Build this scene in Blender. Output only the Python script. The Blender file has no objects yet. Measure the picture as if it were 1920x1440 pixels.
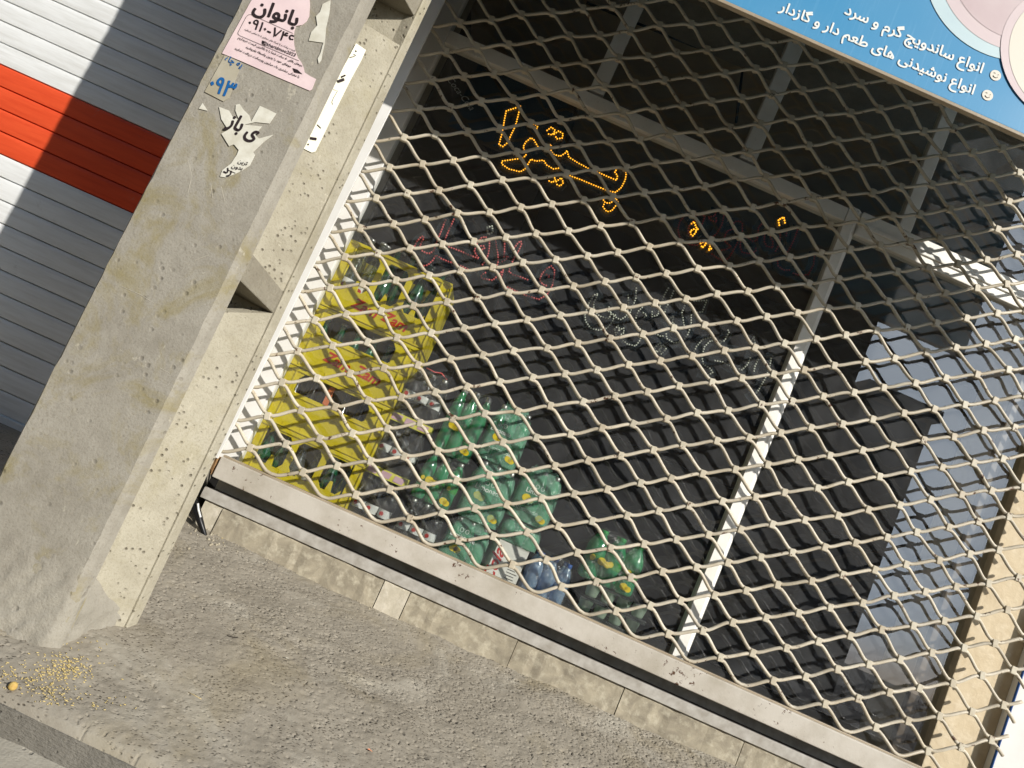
import bpy, bmesh, math, random
import numpy as np
from mathutils import Vector, Matrix

random.seed(7); RNG = np.random.default_rng(11)
SC = bpy.context.scene
COL = SC.collection

# ------------------------------------------------------------------ camera
CAM_LOC = Vector((0.0, -2.2128, 0.40))
CAM_R = Matrix(((0.9128, -0.4085, 0.0010), (-0.0528, -0.1204, -0.9913), (0.4050, 0.9048, -0.1315)))
F_PX = 1450.0
cd = bpy.data.cameras.new('camera'); cam = bpy.data.objects.new('camera', cd); COL.objects.link(cam)
cam.matrix_world = Matrix.Translation(CAM_LOC) @ CAM_R.to_4x4()
cd.sensor_width = 36.0; cd.lens = 36.0 * F_PX / 1920.0
cd.clip_start = 0.02; cd.clip_end = 500
SC.camera = cam

# ------------------------------------------------------------------ light
TO_SUN = Vector((0.95, -1.0, 0.72)).normalized()
SUN_EL = math.asin(TO_SUN.z); SUN_ROT = math.atan2(TO_SUN.x, TO_SUN.y)
w = bpy.data.worlds.new('World'); SC.world = w; w.use_nodes = True
wn = w.node_tree.nodes; wl = w.node_tree.links
sky = wn.new('ShaderNodeTexSky'); sky.sky_type = 'NISHITA'; sky.sun_disc = False
sky.sun_elevation = SUN_EL; sky.sun_rotation = SUN_ROT
sky.air_density = 1.0; sky.dust_density = 0.8; sky.ozone_density = 2.5
# bright patch added to the sky beside the sun, shaped for the window's reflection
wtc = wn.new('ShaderNodeTexCoord'); wdot = wn.new('ShaderNodeVectorMath'); wdot.operation = 'DOT_PRODUCT'
wl.new(wtc.outputs['Generated'], wdot.inputs[0]); wdot.inputs[1].default_value = Vector((0.47, -0.83, 0.29)).normalized()
wnz = wn.new('ShaderNodeTexNoise'); wnz.inputs['Scale'].default_value = 7; wnz.inputs['Detail'].default_value = 6
wl.new(wtc.outputs['Generated'], wnz.inputs['Vector'])
wad = wn.new('ShaderNodeMath'); wad.operation = 'MULTIPLY_ADD'; wl.new(wnz.outputs['Fac'], wad.inputs[0]); wad.inputs[1].default_value = 0.03; wl.new(wdot.outputs['Value'], wad.inputs[2])
wrp = wn.new('ShaderNodeValToRGB'); wrp.color_ramp.elements[0].position = 0.955; wrp.color_ramp.elements[1].position = 0.992
wl.new(wad.outputs[0], wrp.inputs[0])
wmx = wn.new('ShaderNodeMix'); wmx.data_type = 'RGBA'; wl.new(wrp.outputs[0], wmx.inputs[0]); wl.new(sky.outputs[0], wmx.inputs[6]); wmx.inputs[7].default_value = (27, 31, 36, 1)
wl.new(wmx.outputs[2], wn['Background'].inputs[0]); wn['Background'].inputs[1].default_value = 0.082
sd = bpy.data.lights.new('sun', 'SUN'); sd.energy = 4.6; sd.angle = math.radians(0.5); sd.color = (1.0, 0.955, 0.88)
sun = bpy.data.objects.new('sun', sd); COL.objects.link(sun); sun.location = (6, -7, 6)
sun.rotation_euler = (-TO_SUN).to_track_quat('-Z', 'Y').to_euler()
SC.view_settings.view_transform = 'Standard'; SC.view_settings.look = 'None'
SC.view_settings.exposure = 0.06; SC.view_settings.gamma = 1.0
try:
    SC.cycles.transparent_max_bounces = 24; SC.cycles.max_bounces = 10
    SC.cycles.caustics_reflective = False; SC.cycles.caustics_refractive = False
    SC.cycles.sample_clamp_indirect = 4.0
except Exception: pass

# ------------------------------------------------------------------ helpers
def at(px, py, Y):
    """point of the plane y=Y seen at photo pixel (px, py)"""
    d = CAM_R @ Vector(((px - 960) / F_PX, -(py - 720) / F_PX, -1.0))
    return CAM_LOC + d * ((Y - CAM_LOC.y) / d.y)
def on_ramp(px, py, k=0.25, z0=-0.02):
    d = CAM_R @ Vector(((px - 960) / F_PX, -(py - 720) / F_PX, -1.0))
    return CAM_LOC + d * ((z0 + k * CAM_LOC.y - CAM_LOC.z) / (d.z - k * d.y))

class MB:
    def __init__(s): s.v = []; s.f = []; s.mi = []; s.cm = 0
    def add(s, vs, fs):
        b = len(s.v); s.v += [tuple(x) for x in vs]
        for f in fs: s.f.append(tuple(b + i for i in f)); s.mi.append(s.cm)
        return s
    def box(s, x0, x1, y0, y1, z0, z1):
        return s.add([(x0,y0,z0),(x1,y0,z0),(x1,y1,z0),(x0,y1,z0),(x0,y0,z1),(x1,y0,z1),(x1,y1,z1),(x0,y1,z1)],
                     [(0,3,2,1),(4,5,6,7),(0,1,5,4),(1,2,6,5),(2,3,7,6),(3,0,4,7)])
    def prism(s, pts, vec):
        n = len(pts); a = [Vector(p) for p in pts]; b = [p + Vector(vec) for p in a]
        return s.add(a + b, [tuple(range(n))[::-1], tuple(range(n, 2*n))] + [(i, (i+1) % n, n + (i+1) % n, n + i) for i in range(n)])
    def loft(s, rings, cap=True):
        n = len(rings[0]); vs = [p for r in rings for p in r]; fs = []
        for k in range(len(rings) - 1):
            for i in range(n):
                fs.append((k*n+i, k*n+(i+1) % n, (k+1)*n+(i+1) % n, (k+1)*n+i))
        if cap: fs += [tuple(range(n))[::-1], tuple((len(rings)-1)*n + i for i in range(n))]
        return s.add(vs, fs)
    def tube(s, path, r, n=8, cap=True, up=Vector((0,1,0))):
        P = [Vector(p) for p in path]; rings = []
        for i, p in enumerate(P):
            t = (P[min(i+1, len(P)-1)] - P[max(i-1, 0)]).normalized()
            a = up - t * up.dot(t)
            if a.length < 1e-4: a = Vector((0,0,1)) - t * t.z
            a.normalize(); b = t.cross(a)
            rr = r[i] if isinstance(r, (list, tuple)) else r
            rings.append([p + a*math.cos(2*math.pi*k/n)*rr + b*math.sin(2*math.pi*k/n)*rr for k in range(n)])
        return s.loft(rings, cap)
    def lathe(s, c, prof, n=14):
        c = Vector(c)
        rings = [[c + Vector((r*math.cos(2*math.pi*k/n), r*math.sin(2*math.pi*k/n), z)) for k in range(n)] for r, z in prof]
        return s.loft(rings)
    def ico(s, c, r):
        t = 0.5257*r; u = 0.8507*r; c = Vector(c)
        vs = [(-t,0,u),(t,0,u),(-t,0,-u),(t,0,-u),(0,u,t),(0,u,-t),(0,-u,t),(0,-u,-t),(u,t,0),(-u,t,0),(u,-t,0),(-u,-t,0)]
        fs = [(0,1,4),(0,4,9),(9,4,5),(4,8,5),(4,1,8),(8,1,10),(8,10,3),(5,8,3),(5,3,2),(2,3,7),(7,3,10),(7,10,6),(7,6,11),(11,6,0),(0,6,1),(6,10,1),(9,11,0),(9,2,11),(9,5,2),(7,11,2)]
        return s.add([c + Vector(v) for v in vs], fs)
    def build(s, name, mat, parent=None, smooth=False, bevel=0, seg=2, local=False, angle=None):
        me = bpy.data.meshes.new(name)
        off = Vector((0,0,0)) if (parent is None or local) else world_loc(parent)
        me.from_pydata([tuple(Vector(v) - off) for v in s.v], [], s.f)
        mats = mat if isinstance(mat, (list, tuple)) else [mat]
        for m in mats: me.materials.append(m)
        if len(mats) > 1: me.polygons.foreach_set('material_index', s.mi)
        bm = bmesh.new(); bm.from_mesh(me)
        if bevel:
            es = [e for e in bm.edges if len(e.link_faces) == 2 and e.calc_face_angle(0) > 0.5]
            bmesh.ops.bevel(bm, geom=es, offset=bevel, segments=seg, affect='EDGES', profile=0.6)
        bmesh.ops.recalc_face_normals(bm, faces=bm.faces)
        bm.to_mesh(me); bm.free()
        if smooth:
            me.polygons.foreach_set('use_smooth', [True]*len(me.polygons))
            if angle: me.set_sharp_from_angle(angle=math.radians(angle))
        o = bpy.data.objects.new(name, me); COL.objects.link(o)
        if parent is not None: o.parent = parent
        return o

def world_loc(o):
    l = Vector(o.location)
    while o.parent: o = o.parent; l += Vector(o.location)
    return l
def tag(o, label=None, cat=None, group=None, kind=None):
    if label: o['label'] = label
    if cat: o['category'] = cat
    if group: o['group'] = group
    if kind: o['kind'] = kind
    return o
def thing(name, label, cat, loc=(0,0,0), group=None):
    o = bpy.data.objects.new(name, None); COL.objects.link(o); o.location = loc; o.empty_display_size = 0.05
    return tag(o, label, cat, group)
def copy_tree(o, parent=None, kids=None):
    c = o.copy(); COL.objects.link(c)
    if parent is not None: c.parent = parent
    for ch in [x for x in COL.objects if x.parent is o]: copy_tree(ch, c)
    return c

# ------------------------------------------------------------------ materials
def lin(r, g=None, b=None):
    if g is None: g = b = r
    f = lambda c: (c/255)/12.92 if c/255 <= 0.04045 else (((c/255)+0.055)/1.055)**2.4
    return (f(r), f(g), f(b), 1)
class NT:
    def __init__(s, name):
        s.m = bpy.data.materials.new(name); s.m.use_nodes = True; s.t = s.m.node_tree
        s.b = s.t.nodes['Principled BSDF']; s.out = s.t.nodes['Material Output']; s.co = None
    def n(s, typ, **kw):
        x = s.t.nodes.new(typ)
        for k, v in kw.items():
            if k.startswith('i_'): x.inputs[k[2:].replace('_', ' ')].default_value = v
            else: setattr(x, k, v)
        return x
    def l(s, a, b): s.t.links.new(a, b)
    def coord(s, scale=(1,1,1), rot=(0,0,0)):
        c = s.n('ShaderNodeTexCoord'); m = s.n('ShaderNodeMapping'); m.inputs['Scale'].default_value = scale; m.inputs['Rotation'].default_value = rot
        s.l(c.outputs['Object'], m.inputs[0]); return m.outputs[0]
    def noise(s, scale, detail=4, rough=0.55, vec=None, dist=0.0):
        x = s.n('ShaderNodeTexNoise'); x.inputs['Scale'].default_value = scale; x.inputs['Detail'].default_value = detail
        x.inputs['Roughness'].default_value = rough; x.inputs['Distortion'].default_value = dist
        s.l(vec if vec is not None else s.coord(), x.inputs['Vector']); return x.outputs['Fac']
    def voro(s, scale, vec=None, feature='F1', rand=1.0):
        x = s.n('ShaderNodeTexVoronoi', feature=feature); x.inputs['Scale'].default_value = scale; x.inputs['Randomness'].default_value = rand
        s.l(vec if vec is not None else s.coord(), x.inputs['Vector']); return x
    def ramp(s, fac, stops):
        x = s.n('ShaderNodeValToRGB'); e = x.color_ramp.elements
        while len(e) < len(stops): e.new(0.5)
        for i, (p, c) in enumerate(stops):
            e[i].position = p; e[i].color = c if len(c) == 4 else (*c, 1)
        s.l(fac, x.inputs[0]); return x.outputs[0]
    def mix(s, fac, a, b, mode='MIX'):
        x = s.n('ShaderNodeMix', data_type='RGBA', blend_type=mode)
        for sock, v in ((x.inputs[0], fac), (x.inputs[6], a), (x.inputs[7], b)):
            if hasattr(v, 'links'): s.l(v, sock)
            else: sock.default_value = v
        return x.outputs[2]
    def math(s, op, a, b=None, clamp=False):
        x = s.n('ShaderNodeMath', operation=op, use_clamp=clamp)
        for sock, v in ((x.inputs[0], a), (x.inputs[1], b)):
            if v is None: continue
            if hasattr(v, 'links'): s.l(v, sock)
            else: sock.default_value = v
        return x.outputs[0]
    def bump(s, h, strength=0.5, dist=0.01, prev=None):
        x = s.n('ShaderNodeBump'); x.inputs['Strength'].default_value = strength; x.inputs['Distance'].default_value = dist
        s.l(h, x.inputs['Height'])
        if prev is not None: s.l(prev, x.inputs['Normal'])
        return x.outputs[0]
    def fin(s, color=None, rough=0.6, normal=None, spec=0.3, metal=0.0):
        if color is not None:
            if hasattr(color, 'links'): s.l(color, s.b.inputs['Base Color'])
            else: s.b.inputs['Base Color'].default_value = color
        if hasattr(rough, 'links'): s.l(rough, s.b.inputs['Roughness'])
        else: s.b.inputs['Roughness'].default_value = rough
        if normal is not None: s.l(normal, s.b.inputs['Normal'])
        s.b.inputs['Specular IOR Level'].default_value = spec; s.b.inputs['Metallic'].default_value = metal
        return s.m

def simple(name, c1, c2=None, scale=20, rough=0.5, bump=0.0, bs=200, spec=0.3, metal=0.0):
    t = NT(name); col = c1
    if c2 is not None: col = t.mix(t.ramp(t.noise(scale, 5), [(0.35, (0,0,0)), (0.65, (1,1,1))]), c1, c2)
    nm = t.bump(t.noise(bs, 4), bump, 0.002) if bump else None
    return t.fin(col, rough, nm, spec, metal)

def concrete(name, base, dark, light, pits=0.6, stain=0.0, streak=None, pit_scale=90, bs=0.7, midk=1.2, selt=0.62, pstretch=(1,1,1), pr=0.26, pdark=0.55):
    t = NT(name)
    big = t.noise(5, 5, 0.6); mid = t.noise(28, 5, 0.6); fine = t.noise(220, 4, 0.65)
    c = t.mix(t.ramp(big, [(0.35, (0,0,0)), (0.68, (1,1,1))]), dark, light)
    c = t.mix(0.55, c, base)
    c = t.mix(t.ramp(mid, [(0.42, (0,0,0)), (0.75, (0.45,0.45,0.45))]), c, light)
    c = t.mix(t.ramp(fine, [(0.30, (0.5,0.5,0.5)), (0.5, (0,0,0))]), c, dark)
    if stain:
        sn = t.ramp(t.noise(7.0, 6, 0.7, dist=0.6), [(0.50, (0,0,0)), (0.66, (stain,)*3)])
        c = t.mix(sn, c, lin(140, 128, 78))
        # pale scratched-off glue and chalk marks
        sc = t.noise(9, 8, 0.75, vec=t.coord((3.2, 1, 1.0), (0, 0.7, 0)), dist=1.2)
        c = t.mix(t.ramp(sc, [(0.63, (0,0,0)), (0.66, (0.55,0.55,0.55)), (0.70, (0,0,0))]), c, lin(205, 198, 178))
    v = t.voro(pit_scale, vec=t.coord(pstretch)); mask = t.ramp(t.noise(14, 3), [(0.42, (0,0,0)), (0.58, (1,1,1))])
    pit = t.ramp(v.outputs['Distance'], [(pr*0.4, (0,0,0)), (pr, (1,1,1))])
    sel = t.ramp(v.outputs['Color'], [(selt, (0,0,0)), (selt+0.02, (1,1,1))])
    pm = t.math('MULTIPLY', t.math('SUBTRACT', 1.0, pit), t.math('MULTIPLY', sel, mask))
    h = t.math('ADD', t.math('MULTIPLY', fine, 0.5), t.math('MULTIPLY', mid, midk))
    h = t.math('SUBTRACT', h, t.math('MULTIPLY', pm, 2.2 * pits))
    c = t.mix(t.math('MULTIPLY', pm, pdark * min(1.3, pits), clamp=True), c, (dark[0]*0.45, dark[1]*0.42, dark[2]*0.4, 1))  # darkens the pits by colour; on the pavement it paints in their self-shadow
    if streak:
        st = t.noise(30, 5, 0.6, vec=t.coord(streak)); h = t.math('ADD', h, t.math('MULTIPLY', st, 1.6))
    return t.fin(c, 0.92, t.bump(h, bs, 0.0045), 0.15)

M = {}
M['pole_front'] = concrete('pole_plaster', lin(158,153,142), lin(128,122,109), lin(176,171,159), pits=0.5, stain=0.62, streak=None, pit_scale=48, bs=0.42)
M['pole_web'] = concrete('pole_cast_concrete', lin(174,168,150), lin(140,132,114), lin(194,188,170), pits=1.6, stain=0.22, pit_scale=72, selt=0.36, midk=0.8, bs=0.6)
M['pole_brace'] = concrete('pole_scraped_concrete', lin(160,153,138), lin(138,130,112), lin(180,173,155), pits=0.2, streak=(30,30,2))
M['plaster'] = concrete('collar_plaster', lin(157,152,141), lin(134,128,116), lin(170,165,152), pits=0.7, pit_scale=34, bs=0.6)
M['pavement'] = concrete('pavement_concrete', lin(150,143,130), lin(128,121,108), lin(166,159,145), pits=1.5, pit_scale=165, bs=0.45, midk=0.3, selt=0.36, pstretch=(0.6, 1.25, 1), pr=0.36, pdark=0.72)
def pavement_stains():
    t = NT.__new__(NT); t.m = M['pavement']; t.t = t.m.node_tree; t.b = t.t.nodes['Principled BSDF']; t.out = t.t.nodes['Material Output']
    src = t.b.inputs['Base Color'].links[0].from_socket
    a = t.ramp(t.noise(3.6, 6, 0.6, dist=0.9), [(0.50, (0,0,0)), (0.70, (0.5,)*3)]); c = t.mix(a, src, lin(146, 134, 106))
    b = t.ramp(t.noise(2.3, 7, 0.68, dist=1.4), [(0.54, (0,0,0)), (0.64, (0.45,)*3)]); c = t.mix(b, c, lin(178, 173, 160))
    d = t.ramp(t.noise(5.5, 7, 0.7, dist=0.5), [(0.60, (0,0,0)), (0.72, (0.55,)*3)]); c = t.mix(d, c, lin(112, 104, 92))
    t.l(c, t.b.inputs['Base Color'])
pavement_stains()
M['kerb'] = concrete('kerb_concrete', lin(124,120,111), lin(106,102,94), lin(138,134,125), pits=0.5, pit_scale=90, streak=(3,9,9))
M['road'] = concrete('road_concrete', lin(160,155,143), lin(140,134,120), lin(174,169,156), pits=0.4, pit_scale=60)
M['wall'] = concrete('wall_render', lin(150,145,135), lin(120,115,105), lin(170,165,152), pits=0.3)

def painted_metal(name, base, dirt, rust=True, amount=0.5):
    t = NT(name)
    c = t.mix(t.ramp(t.noise(9, 6, 0.65), [(0.40, (0,0,0)), (0.72, (amount,)*3)]), base, dirt)
    scf = t.ramp(t.noise(150, 3, 0.6), [(0.66, (0,0,0)), (0.74, (0.75,)*3)])
    c = t.mix(t.math('MULTIPLY', scf, t.ramp(t.noise(7, 4), [(0.45, (0,0,0)), (0.62, (1,1,1))])), c, lin(128, 108, 84))
    h = t.noise(160, 3)
    r = 0.42
    if rust:
        a = t.noise(42, 5, 0.75); b = t.noise(6.0, 2)
        f = t.ramp(t.math('ADD', a, t.math('MULTIPLY', b, 0.35)), [(0.805, (0,0,0)), (0.83, (1,1,1))])
        c = t.mix(f, c, lin(92, 62, 42)); h = t.math('SUBTRACT', h, f)
    if rust:
        oi = t.n('ShaderNodeObjectInfo'); v = t.n('ShaderNodeHueSaturation'); t.l(c, v.inputs['Color'])
        t.l(t.math('ADD', 0.84, t.math('MULTIPLY', oi.outputs['Random'], 0.22)), v.inputs['Value']); c = v.outputs[0]
    return t.fin(c, r, t.bump(h, 0.35, 0.0012), 0.35)
M['grille'] = painted_metal('grille_paint', lin(210,201,182), lin(180,166,140), True, 0.9)
M['rail'] = painted_metal('rail_paint', lin(212,205,193), lin(176,167,150), True, 0.8)
M['clip'] = painted_metal('clip_paint', lin(208,200,180), lin(176,160,134), True, 0.9)
M['white_alu'] = simple('white_powder_coat', lin(236,235,232), lin(224,222,216), 6, 0.4, spec=0.35)
M['frame_alu'] = painted_metal('frame_white', lin(247,245,238), lin(226,221,208), False, 0.6)
M['alu'] = simple('mill_aluminium', lin(186,182,174), lin(158,152,142), 30, 0.5, 0.15, 90)
M['brown_alu'] = simple('bronze_frame', lin(112,98,82), lin(98,84,70), 8, 0.35, spec=0.4)
M['dark_gap'] = simple('dark_gap', lin(38,32,28), lin(24,20,18), 20, 0.8)
def shutter_mat(name, a, b):
    t = NT(name); st = t.noise(14, 5, 0.65, vec=t.coord((0.5, 1, 6)))
    c = t.mix(t.ramp(st, [(0.4, (0,0,0)), (0.7, (1,1,1))]), a, b)
    sm = t.ramp(t.noise(9, 7, 0.7, dist=0.8), [(0.64, (0,0,0)), (0.74, (0.35,)*3)])
    c = t.mix(sm, c, lin(150, 148, 140))
    return t.fin(c, 0.4, t.bump(t.noise(6, 3, vec=t.coord((1, 1, 4))), 0.25, 0.01), 0.35)
M['shutter_white'] = shutter_mat('shutter_white', lin(230,232,232), lin(214,215,213))
M['shutter_red'] = shutter_mat('shutter_red', lin(226,86,48), lin(212,74,40))
M['black'] = simple('black_plastic', lin(28,28,30), lin(20,20,21), 12, 0.35)
M['white_plastic'] = simple('white_plastic', lin(225,225,222), None, rough=0.4)
M['blue_film'] = simple('blue_film', lin(30,80,150), None, rough=0.4)

def stone(name, a, b, c):
    t = NT(name)
    n1 = t.noise(11, 8, 0.65, dist=1.3); n2 = t.noise(45, 6, 0.6)
    col = t.mix(t.ramp(n1, [(0.3, (0,0,0)), (0.7, (1,1,1))]), a, b)
    col = t.mix(t.ramp(n2, [(0.5, (0,0,0)), (0.72, (0.7,0.7,0.7))]), col, c)
    return t.fin(col, 0.7, t.bump(t.math('ADD', n2, n1), 0.45, 0.004), 0.3)
M['sill_stone'] = stone('sill_travertine', lin(180,170,148), lin(128,120,105), lin(204,196,174))
M['sill_light'] = stone('sill_travertine_light', lin(212,203,184), lin(180,172,152), lin(224,216,200))
M['beige_stone'] = stone('beige_marble', lin(216,200,170), lin(200,182,150), lin(224,210,184))

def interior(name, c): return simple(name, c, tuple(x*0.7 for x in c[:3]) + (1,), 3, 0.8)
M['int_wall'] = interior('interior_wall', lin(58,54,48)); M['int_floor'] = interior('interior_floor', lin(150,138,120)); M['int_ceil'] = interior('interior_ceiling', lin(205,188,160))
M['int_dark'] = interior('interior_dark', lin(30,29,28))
def crate_mat():
    t = NT('yellow_crate_plastic')
    c = t.mix(t.ramp(t.noise(9, 5), [(0.35, (0,0,0)), (0.7, (1,1,1))]), lin(222,203,30), lin(200,180,26))
    sc = t.ramp(t.noise(40, 6, 0.75, vec=t.coord((1, 1, 4))), [(0.60, (0,0,0)), (0.70, (0.5,)*3)])
    c = t.mix(sc, c, lin(150,130,40))
    return t.fin(c, 0.5, t.bump(t.noise(90, 3), 0.2, 0.001), 0.35)
M['yellow'] = crate_mat()
M['red_print'] = simple('red_print', lin(196,58,24), None, rough=0.5)

def glassy(name, tint, alpha, gloss=0.12, rough=0.08, body=0.5, trans=0.4):
    """thin coloured glass or PET: tinted see-through + some coloured body + gloss"""
    t = NT(name); t.t.nodes.remove(t.b)
    tr = t.n('ShaderNodeBsdfTransparent'); tr.inputs[0].default_value = tint
    df = t.n('ShaderNodeBsdfDiffuse'); df.inputs[0].default_value = tuple(x*0.8 for x in tint[:3]) + (1,)
    tl = t.n('ShaderNodeBsdfTranslucent'); tl.inputs[0].default_value = tint
    mb = t.n('ShaderNodeMixShader'); mb.inputs[0].default_value = trans; t.l(df.outputs[0], mb.inputs[1]); t.l(tl.outputs[0], mb.inputs[2])
    m1 = t.n('ShaderNodeMixShader'); m1.inputs[0].default_value = alpha; t.l(tr.outputs[0], m1.inputs[1]); t.l(mb.outputs[0], m1.inputs[2])
    gl = t.n('ShaderNodeBsdfGlossy'); gl.inputs['Roughness'].default_value = rough
    lw = t.n('ShaderNodeLayerWeight'); lw.inputs[0].default_value = 0.25
    bp = t.bump(t.noise(120, 2), 0.25, 0.002); t.l(bp, gl.inputs['Normal'])
    f = t.math('ADD', t.math('MULTIPLY', lw.outputs['Facing'], 0.35), gloss, clamp=True)
    m2 = t.n('ShaderNodeMixShader'); t.l(f, m2.inputs[0]); t.l(m1.outputs[0], m2.inputs[1]); t.l(gl.outputs[0], m2.inputs[2])
    t.l(m2.outputs[0], t.out.inputs[0]); return t.m
M['green_pet'] = glassy('green_pet', (0.05, 0.78, 0.32, 1), 0.62, 0.08)
M['green_glass'] = glassy('green_glass', (0.03, 0.32, 0.14, 1), 0.6, 0.12, 0.04)
M['clear_glass'] = glassy('clear_glass', (0.75, 0.80, 0.78, 1), 0.16, 0.10, 0.04)
M['cola_glass'] = glassy('cola_glass', (0.020, 0.010, 0.007, 1), 0.9, 0.05, 0.06)
M['blue_pet'] = glassy('blue_pet', (0.50, 0.72, 1.0, 1), 0.7, 0.10)
M['pale_green_plastic'] = glassy('pale_green_plastic', (0.72, 0.92, 0.70, 1), 0.9, 0.10)
def wrap_mat(name, tint, alpha):
    t = NT(name); t.t.nodes.remove(t.b)
    tr = t.n('ShaderNodeBsdfTransparent'); tr.inputs[0].default_value = (0.96,0.97,0.96,1)
    df = t.n('ShaderNodeBsdfDiffuse'); df.inputs[0].default_value = tint
    m1 = t.n('ShaderNodeMixShader'); m1.inputs[0].default_value = alpha; t.l(tr.outputs[0], m1.inputs[1]); t.l(df.outputs[0], m1.inputs[2])
    gl = t.n('ShaderNodeBsdfGlossy'); gl.inputs['Roughness'].default_value = 0.16
    bp = t.bump(t.noise(38, 4, 0.6, vec=t.coord((1, 1, 0.45)), dist=1.0), 1.0, 0.02); t.l(bp, gl.inputs['Normal'])
    m2 = t.n('ShaderNodeMixShader'); m2.inputs[0].default_value = 0.06; t.l(m1.outputs[0], m2.inputs[1]); t.l(gl.outputs[0], m2.inputs[2])
    t.l(m2.outputs[0], t.out.inputs[0]); return t.m
M['wrap'] = wrap_mat('shrink_wrap', (0.7,0.72,0.7,1), 0.03)
M['wrap_green'] = wrap_mat('printed_shrink_wrap', (0.30,0.64,0.46,1), 0.36)

def pane_mat():
    t = NT('window_glass'); t.t.nodes.remove(t.b)
    tr = t.n('ShaderNodeBsdfTransparent'); tr.inputs[0].default_value = (0.90,0.92,0.91,1)
    df = t.n('ShaderNodeBsdfDiffuse')
    sp = t.ramp(t.noise(260, 2), [(0.665, (0,0,0)), (0.73, (1,1,1))])
    scr = t.ramp(t.noise(26, 6, 0.75, vec=t.coord((7, 1, 0.6), (0, 0.12, 0)), dist=0.4), [(0.66, (0,0,0)), (0.74, (1,1,1))])
    cloud = t.ramp(t.noise(6, 7, 0.65, dist=0.7), [(0.3, (0.35,)*3), (0.72, (1,1,1))])
    df.inputs[0].default_value = lin(205, 208, 212)
    fac = t.math('ADD', t.math('MULTIPLY', cloud, 0.092), t.math('ADD', t.math('MULTIPLY', sp, 0.10), t.math('MULTIPLY', scr, 0.035)))
    m1 = t.n('ShaderNodeMixShader'); t.l(fac, m1.inputs[0]); t.l(tr.outputs[0], m1.inputs[1]); t.l(df.outputs[0], m1.inputs[2])
    gl = t.n('ShaderNodeBsdfGlossy'); gl.inputs['Roughness'].default_value = 0.0
    lw = t.n('ShaderNodeLayerWeight'); lw.inputs[0].default_value = 0.5
    fr = t.math('ADD', 0.115, t.math('MULTIPLY', t.math('POWER', lw.outputs['Facing'], 5.0), 0.9), clamp=True)
    m2 = t.n('ShaderNodeMixShader'); t.l(fr, m2.inputs[0]); t.l(m1.outputs[0], m2.inputs[1]); t.l(gl.outputs[0], m2.inputs[2])
    t.l(m2.outputs[0], t.out.inputs[0]); return t.m
M['pane'] = pane_mat()
def acrylic():
    t = NT('smoky_acrylic'); t.t.nodes.remove(t.b)
    tr = t.n('ShaderNodeBsdfTransparent'); tr.inputs[0].default_value = (0.5,0.52,0.54,1)
    df = t.n('ShaderNodeBsdfDiffuse'); df.inputs[0].default_value = lin(62,70,76)
    m1 = t.n('ShaderNodeMixShader'); m1.inputs[0].default_value = 0.42; t.l(tr.outputs[0], m1.inputs[1]); t.l(df.outputs[0], m1.inputs[2])
    gl = t.n('ShaderNodeBsdfGlossy'); gl.inputs['Roughness'].default_value = 0.1
    m2 = t.n('ShaderNodeMixShader'); m2.inputs[0].default_value = 0.05; t.l(m1.outputs[0], m2.inputs[1]); t.l(gl.outputs[0], m2.inputs[2])
    t.l(m2.outputs[0], t.out.inputs[0]); return t.m
M['acrylic'] = acrylic()
def emit(name, c, s):
    t = NT(name); t.fin(lin(250,200,90), 0.3)
    t.b.inputs['Emission Color'].default_value = c; t.b.inputs['Emission Strength'].default_value = s; return t.m
M['led_on'] = emit('led_amber_lit', (1.0, 0.42, 0.02, 1), 2.4)
M['led_red'] = simple('led_red_unlit', lin(240,110,108), None, rough=0.3)
M['led_dark'] = simple('led_darkred_unlit', lin(200,70,78), None, rough=0.3)
M['led_white'] = simple('led_clear_unlit', lin(236,238,222), None, rough=0.3)
M['ink'] = simple('black_ink', lin(46,36,38), None, rough=0.7)
M['ink_blue'] = simple('blue_ink', lin(24,96,160), None, rough=0.7)
M['pink_paper'] = simple('pink_paper', lin(236,214,214), lin(226,202,204), 18, 0.75, 0.2, 60)
M['white_paper'] = simple('white_paper', lin(228,226,214), lin(206,202,186), 30, 0.8, 0.3, 60)
M['cream_paper'] = simple('cream_paper', lin(244,241,222), lin(232,228,205), 10, 0.6)
M['tan_paper'] = simple('weathered_paper', lin(186,180,162), lin(168,160,138), 14, 0.8, 0.2, 60)
M['sign_blue'] = None
def sign_blue():
    t = NT('sign_vinyl')
    g = t.noise(2.2, 2); st = t.noise(12, 4, 0.6, vec=t.coord((9, 1, 0.4)))
    c = t.mix(t.ramp(g, [(0.3, (0,0,0)), (0.7, (1,1,1))]), lin(66,146,194), lin(98,158,198))
    c = t.mix(t.ramp(st, [(0.55, (0,0,0)), (0.8, (0.25,)*3)]), c, lin(140,190,222))
    return t.fin(c, 0.38, None, 0.35)
M['sign_blue'] = sign_blue()
M['sign_white'] = simple('sign_print_white', lin(240,242,236), None, rough=0.4)
M['sign_cream'] = simple('sign_print_cream', lin(232,226,212), None, rough=0.4)
M['sign_cyan'] = simple('sign_print_pale_cyan', lin(204,224,228), lin(194,216,222), 6, 0.4)
M['sign_pink'] = simple('sign_print_pink', lin(214,198,198), lin(204,184,186), 5, 0.4)
M['sign_pink2'] = simple('sign_print_rose', lin(224,208,208), lin(216,200,202), 5, 0.4)
M['sign_grey'] = simple('sign_print_grey', lin(150,140,130), None, rough=0.4)
M['sign_lip'] = painted_metal('sign_lip', lin(170,156,134), lin(140,126,104), False, 0.6)
M['grain'] = simple('spilled_grain', lin(220,200,140), lin(206,184,118), 200, 0.7)
M['ball'] = simple('dried_berry', lin(214,186,112), lin(186,150,80), 120, 0.6)
M['carton'] = simple('carton_yellow', lin(226,220,96), None, rough=0.6)
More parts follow.
